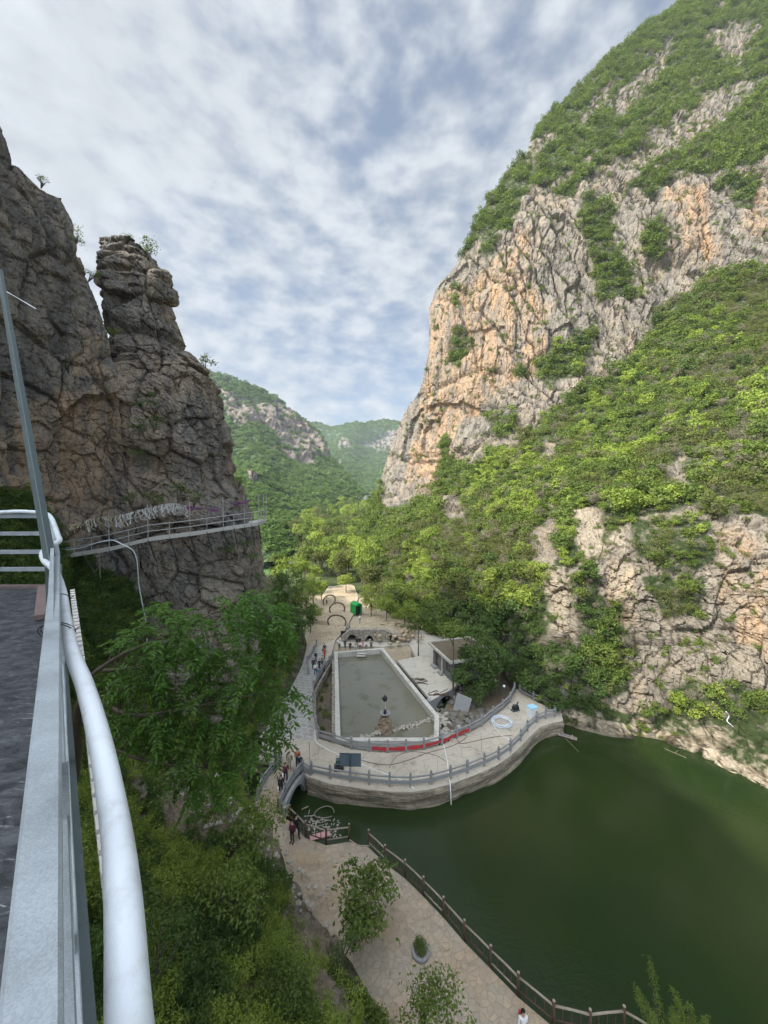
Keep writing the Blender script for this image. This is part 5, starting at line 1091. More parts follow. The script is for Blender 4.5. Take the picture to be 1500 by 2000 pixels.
# deck
d0, d1 = GP(-3, .10, 24.40), Vector((K2.x - .02, 4.62, D(90, 1149, 4.62).z))
o = empty('gallery_floor', GP(0, -1, 24.3), 0, 'dark blue grey sheeted walkway floor with a pink edge beside the steel railing', 'walkway'); O = o.location.copy()
b = MB(); lw_ = Vector((-7, 0, 0)); q = [d0 + SDv * -.06, d1 + SDv * -.06, d1 + lw_ , d0 + Vector((-7, -2.0, 0))]
q = [d0 - SDv * .08, d1 - SDv * .08, d1 + Vector((-7, -.1, 0)), d0 + Vector((-7, -2, 0))]
b.add([p - O for p in q] + [p - O - Vector((0, 0, .12)) for p in q], [(0, 1, 2, 3), (7, 6, 5, 4), (0, 4, 5, 1), (1, 5, 6, 2), (2, 6, 7, 3), (3, 7, 4, 0)]); b.build('floor_sheet', M['deck'], o)
pink = plain('dusty_pink_edging', (.17, .125, .115), .8, var=.35, nscale=12, bump=.004); edgem = plain('pale_strip', (.55, .52, .47), .8, var=.3, nscale=14)
b = MB(); b.bar(d0.lerp(d1, .86) - SDv * .155 - O + Vector((0, 0, .03)), d1 - SDv * .155 - O + Vector((0, 0, .03)), .09, .05); b.build('edging', pink, o); b = MB(); b.bar(d1 - O + Vector((-7, -.1, 0)), d1 - O, .10, .06); b.build('end_strip', pink, o)
n = 80
b = MB()
for k in range(n):
    p = (d0 + SDv * .045).lerp(d1 + SDv * .12, k / n); b.box(p - O - Vector((0, 0, .05)), (.093, .045, .05), math.atan2(VPd.y, VPd.x))
b.build('edge_tiles', edgem, o)
b = MB(); b.bar(d0 - SDv * .02 - O - Vector((0, 0, .22)), d1 - SDv * .02 - O - Vector((0, 0, .22)), .08, .16); b.build('beam', M['steel_dark'], o)
for s in (0.5, 2.5, 4.5, 6.5):
    b = MB(); p = GP(s, 0, 24.1); b.bar(p - O, p - O + Vector((-3.0, 0, -3.2)), .1, .1); b.build('strut', M['steel_dark'], o)
# white pipe strapped to the railing
pp = [(262, 2120, .34), (252, 2000, .40), (240, 1750, .52), (224, 1600, .66), (196, 1450, .84), (166, 1340, 1.08), (140, 1270, 1.33), (127, 1200, 1.75), (122, 1160, 2.05), (113, 1128, 2.5), (101, 1108, 2.8), (88, 1097, 2.95), (83, 1084, 3.1), (88, 1073, 3.25), (103, 1064, 3.35), (116, 1056, 3.45), (113, 1046, 3.6), (107, 1028, 3.9), (101, 1013, 4.2), (92, 1004, 4.4), (76, 1001, 4.45), (40, 999, 4.45), (10, 1000, 4.45), (-60, 1003, 4.45), (-200, 1004, 4.4)]
b = MB(); cp = catmull([D(*q) for q in pp], 9); b.tube(cp, .0222, 20); o = empty('water_pipe', cp[20], 0, 'thick glossy white plastic pipe wired to the outside of the steel railing', 'pipe')
b.v = [tuple(Vector(v) - cp[20]) for v in b.v]; b.build('pipe', M['pvc'], o, True)
for (px_, py_, d_, r_) in ((123, 1234, 1.5, .05), (124, 1170, 1.97, .032), (101, 1108, 2.88, .033), (128, 1231, 1.54, .05)):
    c = D(px_, py_, d_); b = MB(); pts = []
    for k in range(15):
        a = 2 * math.pi * k / 14; pts.append(c + Vector((-(.6 if r_ > .04 else 0) * r_ + r_ * math.cos(a) * (1.3 if r_ > .04 else .95), r_ * .3 * math.cos(a + 1), r_ * math.sin(a) * (.75 if r_ > .04 else .95))) - cp[20])
    b.tube(pts, .0022, 5); b.tube([pts[0], pts[0] + Vector((.03, -.01, .02))], .0018, 4); b.build('tie_wire', M['wire'], o)
# leaning mast with cable
mb_, mt_ = D(99, 1102, 2.95), D(2, 545, 5.6); mt2 = mb_ + (mt_ - mb_) * 1.06
o = empty('leaning_mast', mb_, 0, 'dark green steel bar leaning from the railing corner up to the left', 'mast'); b = MB(); b.bar(Vector(), mt2 - mb_, .058, .058, up=Vector((0, 1, 0))); b.build('bar', M['steel_dark'], o, bev=.004)
b = MB(); b.tube([D(-20, 560, 5.9) - mb_, D(0, 562, 5.9) - mb_, D(70, 603, 5.5) - mb_], .008, 6); b.build('cable', M['pvc'], o)
b = MB(); b.bar(Vector((0.0, 0, -.02)), Vector((0, 0, -.75)), .05, .05, up=Vector((0, 1, 0)));  b.build('foot', M['steel_dark'], o)

# =================================================================== BOARDWALK on the pillar
bw = [D(110, 1086, 32.5), D(213, 1069, 32.8), D(289, 1050, 33.6), D(371, 1040, 35.2), D(436, 1030, 36.8), D(477, 1024, 38.0), D(505, 1020, 39.2)]
o = empty('cliff_boardwalk', bw[0], 0, 'narrow grey walkway bolted round the foot of the tall rock pillar', 'boardwalk'); O = bw[0]
b = MB(); bb = bw + [bw[-1] + Vector((-.3, 2.6, 0)), bw[-1] + Vector((-.9, 5.5, 0))]; inn = [p + Vector((-.1, 1.9, 0)) for p in bw[:-1]] + [bw[-1] + Vector((-1.7, 1.7, 0)), bw[-1] + Vector((-1.5, 2.8, 0)), bw[-1] + Vector((-1.8, 5.5, 0))]
for i in range(len(bb) - 1):
    q = [bb[i], bb[i + 1], inn[i + 1], inn[i]]; q = [p - O for p in q]; b.add(q + [p - Vector((0, 0, .34)) for p in q], [(0, 1, 2, 3), (7, 6, 5, 4), (0, 4, 5, 1), (1, 5, 6, 2), (2, 6, 7, 3), (3, 7, 4, 0)])
b.build('deck', plain('grey_deck_planks', (.42, .40, .37), .9), o)
for h in (1.12, .56):
    for i in range(len(bb) - 1):
        b = MB(); b.tube([bb[i] - O + Vector((0, 0, h)), bb[i + 1] - O + Vector((0, 0, h))], .05, 6); b.build('handrail', M['steel_grey'], o)
pm = MB(); pm.tube([(0, 0, -.1), (0, 0, 1.12)], .035, 6); PM = pm.mesh('post'); PM.materials.append(M['steel_grey']); tm = MB(); tm.tube([(0, 0, -.1), (0, 0, 3.0)], .04, 6); TM = tm.mesh('tall_post'); TM.materials.append(M['steel_grey'])
for i in range(len(bb) - 1):
    c = newobj('tall_post', TM, o); c.location = bb[i] - O + Vector((0, .02, 0))
    L = (bb[i + 1] - bb[i]).length; k = max(2, round(L / 1.7))
    for j in range(1, k): c = newobj('post', PM, o); c.location = bb[i].lerp(bb[i + 1], j / k) - O
c = newobj('tall_post', TM, o); c.location = bb[-1] - O
for i in range(len(bw)):
    for f in (0, .5):
        if i == len(bw) - 1 and f: continue
        p = bw[i].lerp(bw[min(i + 1, len(bw) - 1)], f) - O; b = MB(); b.bar(p - Vector((0, 0, .2)), p + Vector((-.3, 1.7, -2.5)), .1, .1); b.build('strut', M['steel_dark'], o)
# ribbon garland
gp = catmull([D(138, 1024, 34.0), D(190, 1010, 34.2), D(243, 1004, 34.6), D(290, 991, 35.1), D(325, 984, 35.8), D(345, 983, 36.2), D(362, 987, 36.6)], 8)
o = empty('ribbon_garland', gp[0], 0, 'line of tattered white and cream prayer ribbons hanging above the cliff boardwalk', 'garland'); b = MB(); b.tube([p - gp[0] for p in gp], .015, 5); b.build('line', M['twig'], o); rd = random.Random(6)
cream = plain('cream_ribbon', (.40, .33, .21), .8); whit = plain('white_ribbon', (.46, .45, .42), .8); RB = []
for v in range(8):
    r2 = random.Random(v); b = MB(); L = r2.uniform(.7, 1.25); w_ = .06; pv = [Vector((r2.uniform(-.12, .12) * k + .02 * math.sin(k * 2), r2.uniform(-.05, .05) * k, -L * k / 4)) for k in range(5)]
    for k in range(4): b.add([pv[k] + Vector((-w_, 0, 0)), pv[k] + Vector((w_, .01, 0)), pv[k + 1] + Vector((w_ * .9, .02, 0)), pv[k + 1] + Vector((-w_ * .9, 0, 0))], [(0, 1, 2, 3)])
    for mt_ in (cream, whit): me = b.mesh('ribbon'); me.materials.append(mt_); RB.append(me)
for k in range(98):
    u = k / 97 * (len(gp) - 1.01); i = int(u); p = gp[i].lerp(gp[i + 1], u - i); c = newobj('ribbon', RB[rd.randrange(8) * 2 + (1 if rd.random() < u / 26 + .05 else 0)], o); c.location = p - gp[0] + Vector((rd.uniform(-.1, .1), rd.uniform(-.2, .1), 0)); c.rotation_euler = (rd.uniform(-.3, .3), rd.uniform(-.5, .5), rd.uniform(-.6, .6))
P = catmull([D(128, 1074, 31), D(160, 1070, 30.5), D(190, 1060, 30), D(218, 1055, 30), D(240, 1064, 30), D(260, 1076, 30.5), D(268, 1100, 31), D(271, 1140, 32), D(279, 1185, 33), D(286, 1225, 34), D(287, 1260, 34.5)], 8)
b = MB(); b.tube(P, .05, 6); tag(b.build('hanging_hose', M['pvc'], None, True), 'long thin white hose drooping down the rock below the cliff boardwalk', 'hose')
b = MB(); b.tube(catmull([D(195, 1080, 31), D(194, 1100, 31), D(196, 1130, 31)], 4), .05, 6); b.tube(catmull([D(196, 1080, 31), D(207, 1086, 31), D(205, 1096, 31), D(194, 1108, 31), D(180, 1120, 30.8)], 5), .03, 5)
tag(b.build('pipe_stub', M['twig'], None, True), 'short pale bent pipe sticking up from the ivy below the boardwalk', 'pipe')

# ---------------- far pavilion by the river
base = A(525, 1087, -.6); o = empty('blue_canopy', base, .3, 'tiny bright blue curved canopy by the far green river', 'canopy'); k = 1.0; b = MB()
for i in range(9):
    a0 = math.pi * i / 9; a1_ = math.pi * (i + 1) / 9
    b.add([(-2.6 * math.cos(a0), -1.6, 2.6 + .9 * math.sin(a0)), (-2.6 * math.cos(a1_), -1.6, 2.6 + .9 * math.sin(a1_)), (-2.6 * math.cos(a1_), 1.6, 2.6 + .9 * math.sin(a1_)), (-2.6 * math.cos(a0), 1.6, 2.6 + .9 * math.sin(a0))], [(0, 1, 2, 3)])
b.build('roof', M['cyan'], o)
for x in (-2.4, 2.4):
    for y in (-1.4, 1.4): b = MB(); b.tube([(x, y, -.5), (x, y, 2.65)], .09, 6); b.build('leg', M['steel_grey'], o)
b = MB(); b.box((0, 0, .3), (3.4, 1.6, .9)); b.build('counter', M['steel_dark'], o)

# =================================================================== TREES
rt = random.Random(21)
def zone_label(px, py):
    if py > 1180: return ('shaded bushy tree at the foot of the right cliff above the plaza tip' if px > 960 else 'leafy tree growing round the block hut'), 'trees at the foot of the right cliff'
    if px > 1180: return ('bright broadleaf tree on the upper right slope under the grey cliff' if py < 860 else 'green tree on the right slope above the pale lakeside rocks'), 'trees on the right slope'
    if py < 900: return 'tree along the upper edge of the slope below the orange cliff', 'trees below the orange cliff'
    return 'sunlit yellow green tree on the middle slope between cliff foot and plaza', 'trees on the middle slope'
rs = np.random.default_rng(12)
P, px, py, N_, d_ = sample(RG, 235, rs, lambda x, y, r, d: np.clip(1 - r * 1.4, 0, 1) * (x < 1540) * (y < 1330) * (d < 125) * (70 / d) ** 1.0)
for i in range(len(P)):
    sh = py[i] > 1190 and px[i] < 1130; kind = 'leaf_dark' if (sh and rt.random() < .75) else rt.choice(['leaf', 'leaf', 'leaf_bright', 'leaf_bright', 'leaf_olive', 'leaf_dark'])  # dark leaves in the shaded corner carry part of the shade in their colour
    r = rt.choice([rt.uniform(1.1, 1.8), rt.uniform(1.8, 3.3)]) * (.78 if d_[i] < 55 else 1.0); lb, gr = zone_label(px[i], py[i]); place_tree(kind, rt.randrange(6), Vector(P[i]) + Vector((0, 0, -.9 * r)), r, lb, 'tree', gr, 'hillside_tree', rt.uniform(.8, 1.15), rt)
# valley floor wood
poly = [(555, 1098), (580, 1060), (640, 1010), (740, 965), (790, 985), (800, 1130), (720, 1165), (700, 1140), (640, 1138), (612, 1135), (575, 1120)]; k = 0
while k < 230:
    x, y = rt.uniform(550, 800), rt.uniform(1000, 1165) if rt.random() < .65 else rt.uniform(968, 1060)
    if not inpoly(np.array(x), np.array(y), poly): continue
    p = A(x, y, 0.4); d = p.y; k += 1
    if d > 420 or d < 60: k -= 1; continue
    p.z = -.4 + max(0, (p.y - 100) / 500 * 14)
    if abs(p.x + 46 + (p.y - 150) * .25) < 11 and p.y < 210: continue
    kind = rt.choice(['leaf_bright', 'leaf_bright', 'leaf', 'leaf_olive']); place_tree(kind, rt.randrange(6), p, rt.uniform(3.0, 4.8) * (d / 150) ** .3, 'light green broadleaf tree in the valley wood between the two mountains', 'tree', 'trees of the valley wood', 'valley_tree', rt.uniform(1, 1.35), rt)
# dark trees right of the pillar, by the walkway
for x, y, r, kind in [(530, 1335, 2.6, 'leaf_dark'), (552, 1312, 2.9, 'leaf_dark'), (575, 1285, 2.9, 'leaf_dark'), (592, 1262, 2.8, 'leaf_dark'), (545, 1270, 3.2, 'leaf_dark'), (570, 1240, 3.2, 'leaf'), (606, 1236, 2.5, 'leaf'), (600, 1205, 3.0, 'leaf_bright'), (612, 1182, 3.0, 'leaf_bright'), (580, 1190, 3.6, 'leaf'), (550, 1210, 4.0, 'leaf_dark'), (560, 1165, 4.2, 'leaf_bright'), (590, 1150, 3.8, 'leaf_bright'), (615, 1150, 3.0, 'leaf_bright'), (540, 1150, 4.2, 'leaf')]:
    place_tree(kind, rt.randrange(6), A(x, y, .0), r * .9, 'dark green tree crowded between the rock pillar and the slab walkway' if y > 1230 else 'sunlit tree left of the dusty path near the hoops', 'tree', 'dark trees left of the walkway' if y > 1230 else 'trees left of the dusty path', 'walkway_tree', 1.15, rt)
# named single trees about the platform
def single(px, py, r, h, kind, label, v, name='slender_tree', z=0.0, lean=(0, 0), cshape=1.0, parts=None):
    p = A(px, py, z); cme, _ = TREE[kind][v % 6]; o = empty(name, p, 0, label, 'tree'); c = newobj('crown', cme, o); c.location = (lean[0], lean[1], h); c.scale = (r, r, r * cshape)
    b = MB(); pts = [Vector((0, 0, -.1)), Vector((lean[0] * .2, lean[1] * .2, h * .35)), Vector((lean[0] * .6, lean[1] * .6, h * .7)), Vector((lean[0], lean[1], h + r * .3))]; b.tube(catmull(pts, 3), [.11 * (1 - .07 * k) for k in range(10)], 7)
    for k in range(6):
        an = k * 1.1 + v; b.tube([pts[2].lerp(pts[3], .15 * k), pts[3] + Vector((math.cos(an) * r * .7, math.sin(an) * r * .7, .1 * k - .2))], [.05, .015], 5)
    b.build('trunk', M['bark'], o); return o
single(817, 1281, 2.6, 5.6, 'leaf', 'slender tree with a bare trunk standing alone on the platform behind the pit', 1)
single(885, 1346, 2.5, 8.2, 'leaf', 'tall thin tree in front of the near corner of the block hut', 2, cshape=.8)
single(912, 1326, 2.9, 5.0, 'leaf_dark', 'dark tree leaning over the roof of the block hut', 3, lean=(.6, 0))
single(925, 1340, 3.2, 3.4, 'leaf_dark', 'dense dark tree between the block hut and the ditch', 4)
single(953, 1360, 2.3, 2.6, 'leaf_dark', 'low dark green bush above the ditch behind the inner railing', 5, 'dark_bush', z=-.6)
single(930, 1378, 1.9, 1.7, 'leaf_dark', 'rounded dark bush in the ditch right behind the inner railing', 0, 'dark_bush', z=-1.2)
single(948, 1318, 3.0, 4.2, 'leaf_dark', 'dark tree filling the gap right of the block hut', 3)
single(965, 1290, 3.2, 4.6, 'leaf_dark', 'dark spreading tree over the back right corner of the hut roof', 5)
single(905, 1352, 2.0, 2.2, 'leaf_dark', 'small dark tree before the window wall of the block hut', 2)
single(975, 1345, 2.6, 3.6, 'leaf_dark', 'shaded tree behind the garden lamp', 1)
single(1040, 1362, 2.2, 2.2, 'leaf_dark', 'shaded bush overhanging the railing behind the cabinet', 2, 'dark_bush')
single(1085, 1392, 1.6, 1.5, 'leaf_dark', 'dark bush where the plaza tip meets the cliff foot', 3, 'dark_bush')
single(865, 1262, 2.4, 6.0, 'leaf', 'green tree rising behind the block hut', 5)
single(835, 1240, 2.6, 4.5, 'leaf', 'tree at the back corner of the platform under the slope', 0)
single(790, 1235, 2.6, 4.0, 'leaf_bright', 'sunlit tree above the ochre rubble behind the arches', 1)
single(612, 1218, 2.2, 2.4, 'leaf_bright', 'sunlit bush spilling over the left edge of the dusty path', 4)
single(628, 1172, 2.8, 3.2, 'leaf_bright', 'bright tree beside the farthest hoop on its left', 0)
single(676, 1158, 3.0, 3.6, 'leaf_bright', 'bright tree closing the dusty path behind the hoops', 2)
single(715, 1187, 2.4, 3.4, 'leaf', 'green tree directly behind the green shed', 5)
single(755, 1222, 3.0, 4.5, 'leaf_bright', 'bright tree above the cave hollow behind the arched wall', 2)
single(725, 1205, 3.0, 4.0, 'leaf_bright', 'bright tree hanging over the green shed from the right', 3, lean=(0, 1))
single(770, 1205, 3.4, 5.5, 'leaf', 'broad tree behind the rubble heap and the shed', 4)
for k_, (x_, y_, z_) in enumerate([(470, 1640, 2.2), (430, 1580, 3.0), (520, 1700, 1.5)]):
    pass
# bare dry tree in the wood
def bare_tree(pos, h, label, seed):
    rd = random.Random(seed); b = MB()
    def br(p, d, L, r, lev):
        e = p + d * L; m = (p + e) / 2 + Vector((rd.uniform(-.08, .08), rd.uniform(-.08, .08), 0)) * L; b.tube([p, m, e], [r, r * .8, r * .55], 5)
        if lev:
            for _ in range(3 if lev > 2 else 4):
                q = (d + Vector((rd.uniform(-.9, .9), rd.uniform(-.9, .9), rd.uniform(-.2, .6)))).normalized(); br(p.lerp(e, rd.uniform(.45, 1)), q, L * rd.uniform(.55, .8), r * .5, lev - 1)
    br(Vector((0, 0, 0)), Vector((.1, 0, 1)), h * .38, h * .022, 4); o = b.build('bare_tree', M['twig']); o.location = pos; tag(o, label, 'tree')
bare_tree(A(455, 1655, 3), 3.4, 'thin leafless sapling on the slope near the stone bridge', 11); bare_tree(A(490, 1500, .3), 3.6, 'bare branching sapling beside the short stone railing', 12); bare_tree(A(725, 1075, 6), 11, 'pale leafless tree standing out of the valley wood', 3); bare_tree(A(770, 1015, 8), 13, 'leafless grey tree at the foot of the orange cliff', 5); bare_tree(A(700, 1090, 5), 9, 'small dry tree among the light green valley trees', 8)
# shrubs on the left rocks
def small_shrub(px, py, d, r, label, seed, kind='leaf', lean=.3, tall=1):
    cme, bc = crown('crown', seed, nb=9, per=38, leaf=.14, blob=.45, shape=(1, 1, .8), sprig=.6, lw=.45); cme.materials.append(M[kind]); o = empty('cliff_shrub', D(px, py, d), 0, label, 'shrub'); c = newobj('crown', cme, o); c.scale = (r, r, r * tall); c.location = (r * lean, 0, r * .7)
    b = MB()
    for q in list(bc)[:6]: b.tube([Vector((0, 0, -.3)), Vector((r * lean + float(q[0]) * r * .4, float(q[1]) * r * .4, r * .35)), Vector((r * lean + float(q[0]) * r, float(q[1]) * r, r * .7 + float(q[2]) * r))], [.05, .035, .012], 5)
    b.build('stem', M['bark'], o)
small_shrub(285, 505, 45, 1.7, 'leafy shrub growing on the right shoulder of the rock pillar top', 301, 'leaf')
small_shrub(243, 480, 45.5, 1.1, 'wispy shrub on the very top of the rock pillar', 302, 'leaf_olive', .2)
small_shrub(398, 728, 46, 1.5, 'small tree on the ledge halfway down the right side of the pillar', 303, 'leaf', .2, 1.1)
small_shrub(142, 478, 39, 1.1, 'light green shrub on the skyline of the left cliff', 304, 'leaf_bright', .3, 1.3)
small_shrub(80, 362, 38, .7, 'tiny sprig on the upper skyline of the left cliff', 305, 'leaf_olive', .2)
small_shrub(172, 545, 39, 1.0, 'thin shrub hanging over the gap between cliff and pillar', 306, 'leaf', .5, .7)
small_shrub(212, 660, 40, .9, 'small shrub low in the gap between cliff and pillar', 307, 'leaf', .3)
for q, (x, y, r) in enumerate([(280, 800, 1.7), (272, 850, 1.5), (300, 840, 1.3), (262, 900, 1.2), (350, 975, 1.5), (300, 990, 1.6), (255, 985, 1.3), (378, 985, 1.4), (465, 950, 1.2)]): small_shrub(x, y, 36.5 if y < 940 else 36, r * .8, ['dark shrub high in the cleft between cliff and pillar', 'dark shrub in the middle of the cleft beside the pillar', 'shrub clinging to the pillar next to the cleft', 'lowest shrub of the cleft above the ribbons', 'bush on the pillar foot behind the purple flowers', 'bush above the white ribbons', 'bush at the left end above the ribbons', 'bush just right of the ribbons on the pillar foot', 'shrub on the right corner of the pillar above the walkway'][q], 320 + q, 'leaf_dark', .1)
for q, (x, y) in enumerate([(320, 1110), (258, 1150), (440, 1090), (490, 1100), (505, 1140), (220, 1100), (478, 1075)]): small_shrub(x, y, 38.3, rt.uniform(.9, 1.4), ['shrub on the rock below the middle of the boardwalk', 'shrub low on the rock beside the hanging hose', 'shrub below the right part of the boardwalk', 'shrub under the far end of the boardwalk', 'lowest shrub on the right corner below the boardwalk', 'shrub at the ivy edge under the boardwalk', 'shrub close under the boardwalk struts'][q], 340 + q, 'leaf_dark', .1, .7)
for q, (x, y, r) in enumerate([(374, 992, .9), (412, 996, .7), (468, 984, .7), (485, 978, .6)]):
    cme, bc = crown('blossom', 360 + q, nb=7, per=40, leaf=.16, blob=.5); cme.materials.append(M['leaf_purple']); o = empty('flowering_shrub', D(x, y, 37.4), 0, ['largest purple flowering shrub beside the ribbons', 'purple flowering shrub in the middle of the boardwalk', 'magenta flowering shrub near the far end of the boardwalk', 'last purple shrub at the boardwalk corner'][q], 'flowering shrub'); c = newobj('blossom', cme, o); c.scale = (r * 1.3, r, r * .6)
    b = MB(); b.tube([(0, 0, -.8), (0, 0, .1)], .03, 5); b.build('stem', M['bark'], o)

# ---------------- near tree with separate drooping leaves
def near_tree(name, label, regions, branches, nspray, leafL, spread, mtl, seed, dr=(8, 11), nleaf=(8, 13)):
    rs = np.random.default_rng(seed); rd = random.Random(seed); O = branches[0][0]; o = empty(name, O, 0, label, 'tree'); b = MB(); segs = []
    for pts, r0, r1 in [(x[0] if isinstance(x[0], list) else x, 0, 0) for x in []]: pass
    for br in branches[1:]:
        P = catmull([p for p in br[0]], 5); n = len(P); b.tube([p - O for p in P], [br[1] + (br[2] - br[1]) * i / (n - 1) for i in range(n)], 7); segs += P
    b.build('branches', M['bark'], o, True); tw = MB(); Vs = []; Fs = []; base = 0; S_ = np.array([list(p) for p in segs]); k = 0
    polys = [r[0] for r in regions]; wts = [r[1] for r in regions]
    while k < nspray:
        poly = rd.choices(polys, wts)[0]; x = rd.uniform(min(p[0] for p in poly), max(p[0] for p in poly)); y = rd.uniform(min(p[1] for p in poly), max(p[1] for p in poly))
        if not inpoly(np.array(x), np.array(y), poly): continue
        d = rd.uniform(*dr); p = D(x, y, d); q = S_[np.argmin(((S_ - np.array(list(p))) ** 2).sum(1))]; q = Vector(q.tolist()); k += 1
        out = (p - q); out.z *= .3; out = out.normalized() if out.length > .01 else Vector((1, 0, 0)); out = (out + Vector((rd.gauss(0, .5), rd.gauss(0, .5), rd.gauss(0, .15)))).normalized()
        if k % 3 == 0 and (p - q).length < 2.5: tw.tube([q - O, (q + p) / 2 - O + Vector((0, 0, .08)), p - O], [.012, .008, .004], 4, False)
        m = rd.randint(*nleaf); L = spread * rd.uniform(.7, 1.2); sp = [p + out * (L * i / m) - Vector((0, 0, .55 * L * (i / m) ** 2)) for i in range(m + 1)]
        sd = out.cross(Vector((0, 0, 1))).normalized()
        for i in range(1, m + 1):
            for s in ((-1, 1) if i < m else (0,)):
                a = sp[i]; dirv = (sd * s * .9 + out * (.55 if s else 1) + Vector((rd.gauss(0, .18), rd.gauss(0, .18), -.35 + rd.gauss(0, .25)))).normalized(); ll = leafL * rd.uniform(.7, 1.25); wv = dirv.cross(Vector((rd.gauss(0, .3), rd.gauss(0, .3), 1))).normalized() * ll * .2; up = wv.cross(dirv).normalized() * ll * .05
                c1 = a + dirv * ll * .35; c2 = a + dirv * ll * .72; tip = a + dirv * ll - Vector((0, 0, ll * .12))
                Vs += [a, c1 + wv - up * -1, c2 + wv * .8 + up, tip, c2 - wv * .8 + up, c1 - wv + up, c1 - up, c2 - up]
                Fs += [(base, base + 6, base + 1, base + 1), (base, base + 5, base + 6, base + 6)]
                Fs[-2] = (base, base + 6, base + 1); Fs[-1] = (base, base + 5, base + 6)
                Fs += [(base + 1, base + 6, base + 7, base + 2), (base + 5, base + 4, base + 7, base + 6), (base + 2, base + 7, base + 3), (base + 4, base + 3, base + 7)]; base += 8
    me = bpy.data.meshes.new('leaves'); me.from_pydata([tuple(Vector(v) - O) for v in Vs], [], Fs); me.update(); newobj('leaves', me, o, mtl)
    if tw.v: tw.build('twigs', M['bark'], o)
    return o
root = A(120, 1640, 12.0)
T1 = [(root,), ([root, D(150, 1500, 12), D(150, 1400, 9.6), D(165, 1350, 9.2)], .13, .08), ([D(165, 1350, 9.2), D(180, 1318, 9.1), D(235, 1280, 9), D(300, 1252, 9), D(380, 1215, 9.4), D(455, 1178, 9.9)], .06, .02), ([D(165, 1350, 9.2), D(250, 1395, 8.8), D(340, 1388, 8.7), D(450, 1365, 9), D(555, 1350, 9.4)], .05, .015),
      ([D(170, 1400, 9.4), D(230, 1465, 8.8), D(310, 1490, 8.6), D(400, 1500, 9)], .045, .015), ([D(200, 1310, 9.2), D(300, 1300, 9.6), D(420, 1280, 10), D(530, 1290, 10.4)], .045, .015), ([D(380, 1215, 9.4), D(470, 1205, 10), D(540, 1215, 10.5), D(570, 1260, 10.8)], .025, .01), ([D(300, 1252, 9), D(330, 1210, 9), D(345, 1185, 9.1)], .025, .01)]
near_tree('near_broadleaf_tree', 'large near tree with drooping leaves reaching across above the plaza edge', [
    ([(232, 1250), (262, 1215), (330, 1172), (372, 1190), (412, 1225), (400, 1270), (330, 1300), (240, 1300)], 1.3), ([(435, 1165), (520, 1150), (562, 1195), (568, 1262), (545, 1275), (500, 1230), (440, 1225)], 1.0),
    ([(190, 1340), (300, 1290), (450, 1240), (520, 1285), (585, 1350), (548, 1400), (500, 1395), (420, 1440), (300, 1440), (200, 1400)], 3.4), ([(210, 1400), (330, 1420), (470, 1420), (555, 1400), (545, 1450), (480, 1470), (440, 1530), (390, 1560), (330, 1500), (250, 1480)], 2.0)], T1, 820, .135, .55, M['leaf_near'], 5, (8.3, 10.8))
def px_tree(name, label, basepx, z, crownpx, d, r, kind_m, seed, leaf=.12, nb=16, per=60, tall=.9, cat='tree', lw=.5, stems=5, sprig=.5):
    base = A(*basepx, z); c0 = D(*crownpx, d) - base; cme, bc = crown('crown', seed, nb=nb, per=per, leaf=leaf, blob=.42, shape=(1, 1, tall), sprig=sprig, lw=lw); cme.materials.append(kind_m); o = empty(name, base, 0, label, cat); c = newobj('crown', cme, o); c.location = c0; c.scale = (r, r, r); b = MB()
    for q in list(bc)[:stems * 2]:
        e = c0 + Vector([float(a) for a in q]) * r; b.tube([Vector((0, 0, -.3)), c0 * .45 + Vector((float(q[0]), float(q[1]), 0)) * r * .2, e], [.07, .045, .012], 6)
    b.build('stem', M['bark'], o, True); return o
px_tree('path_tree', 'young tree with open crown leaning over the lower paved path', (688, 1850), 0.2, (718, 1755), 21.5, 2.35, M['leaf'], 401, .115, 26, 62)
px_tree('corner_shrub', 'leafy sapling at the bottom edge beside the paved path', (800, 2030), 0.3, (846, 1985), 16, 1.9, M['leaf'], 402, .085, 28, 60, tall=.8, cat='shrub')
px_tree('slope_tree', 'feathery light green tree on the slope left of the log fence', (430, 1690), 4.0, (490, 1610), 21, 2.1, M['leaf'], 403, .08, 24, 75, .8)
px_tree('slope_tree', 'small tree beside the bare branches above the bridge path', (400, 1600), 3.2, (420, 1570), 22, 1.5, M['leaf'], 404, .09, 16, 60, .8)
px_tree('slope_tree', 'dense dark tree at the foot of the near tree on the slope', (340, 1560), 5, (360, 1490), 19, 2.1, M['leaf_dark'], 405, .085, 20, 75, .8)
px_tree('slope_tree', 'rounded green tree lower on the slope left of the bare earth', (430, 1800), 5, (440, 1740), 18, 2.3, M['leaf'], 406, .07, 26, 85, .7)
px_tree('slope_tree', 'bright feathery shrub at the bottom of the slope by the sapling', (560, 2020), 4, (560, 1930), 15.5, 1.9, M['leaf'], 407, .07, 24, 80, .8)
px_tree('slope_tree', 'dark shrub growing under the white pipe in the lower left', (300, 1980), 9, (290, 1850), 12.5, 1.6, M['leaf_dark'], 408, .07, 22, 80, .9)
px_tree('slope_tree', 'leaning shrub in the cleft left of the young path tree', (655, 1900), 1.2, (672, 1850), 19.5, 1.1, M['leaf_dark'], 409, .09, 12, 60, 1.4)
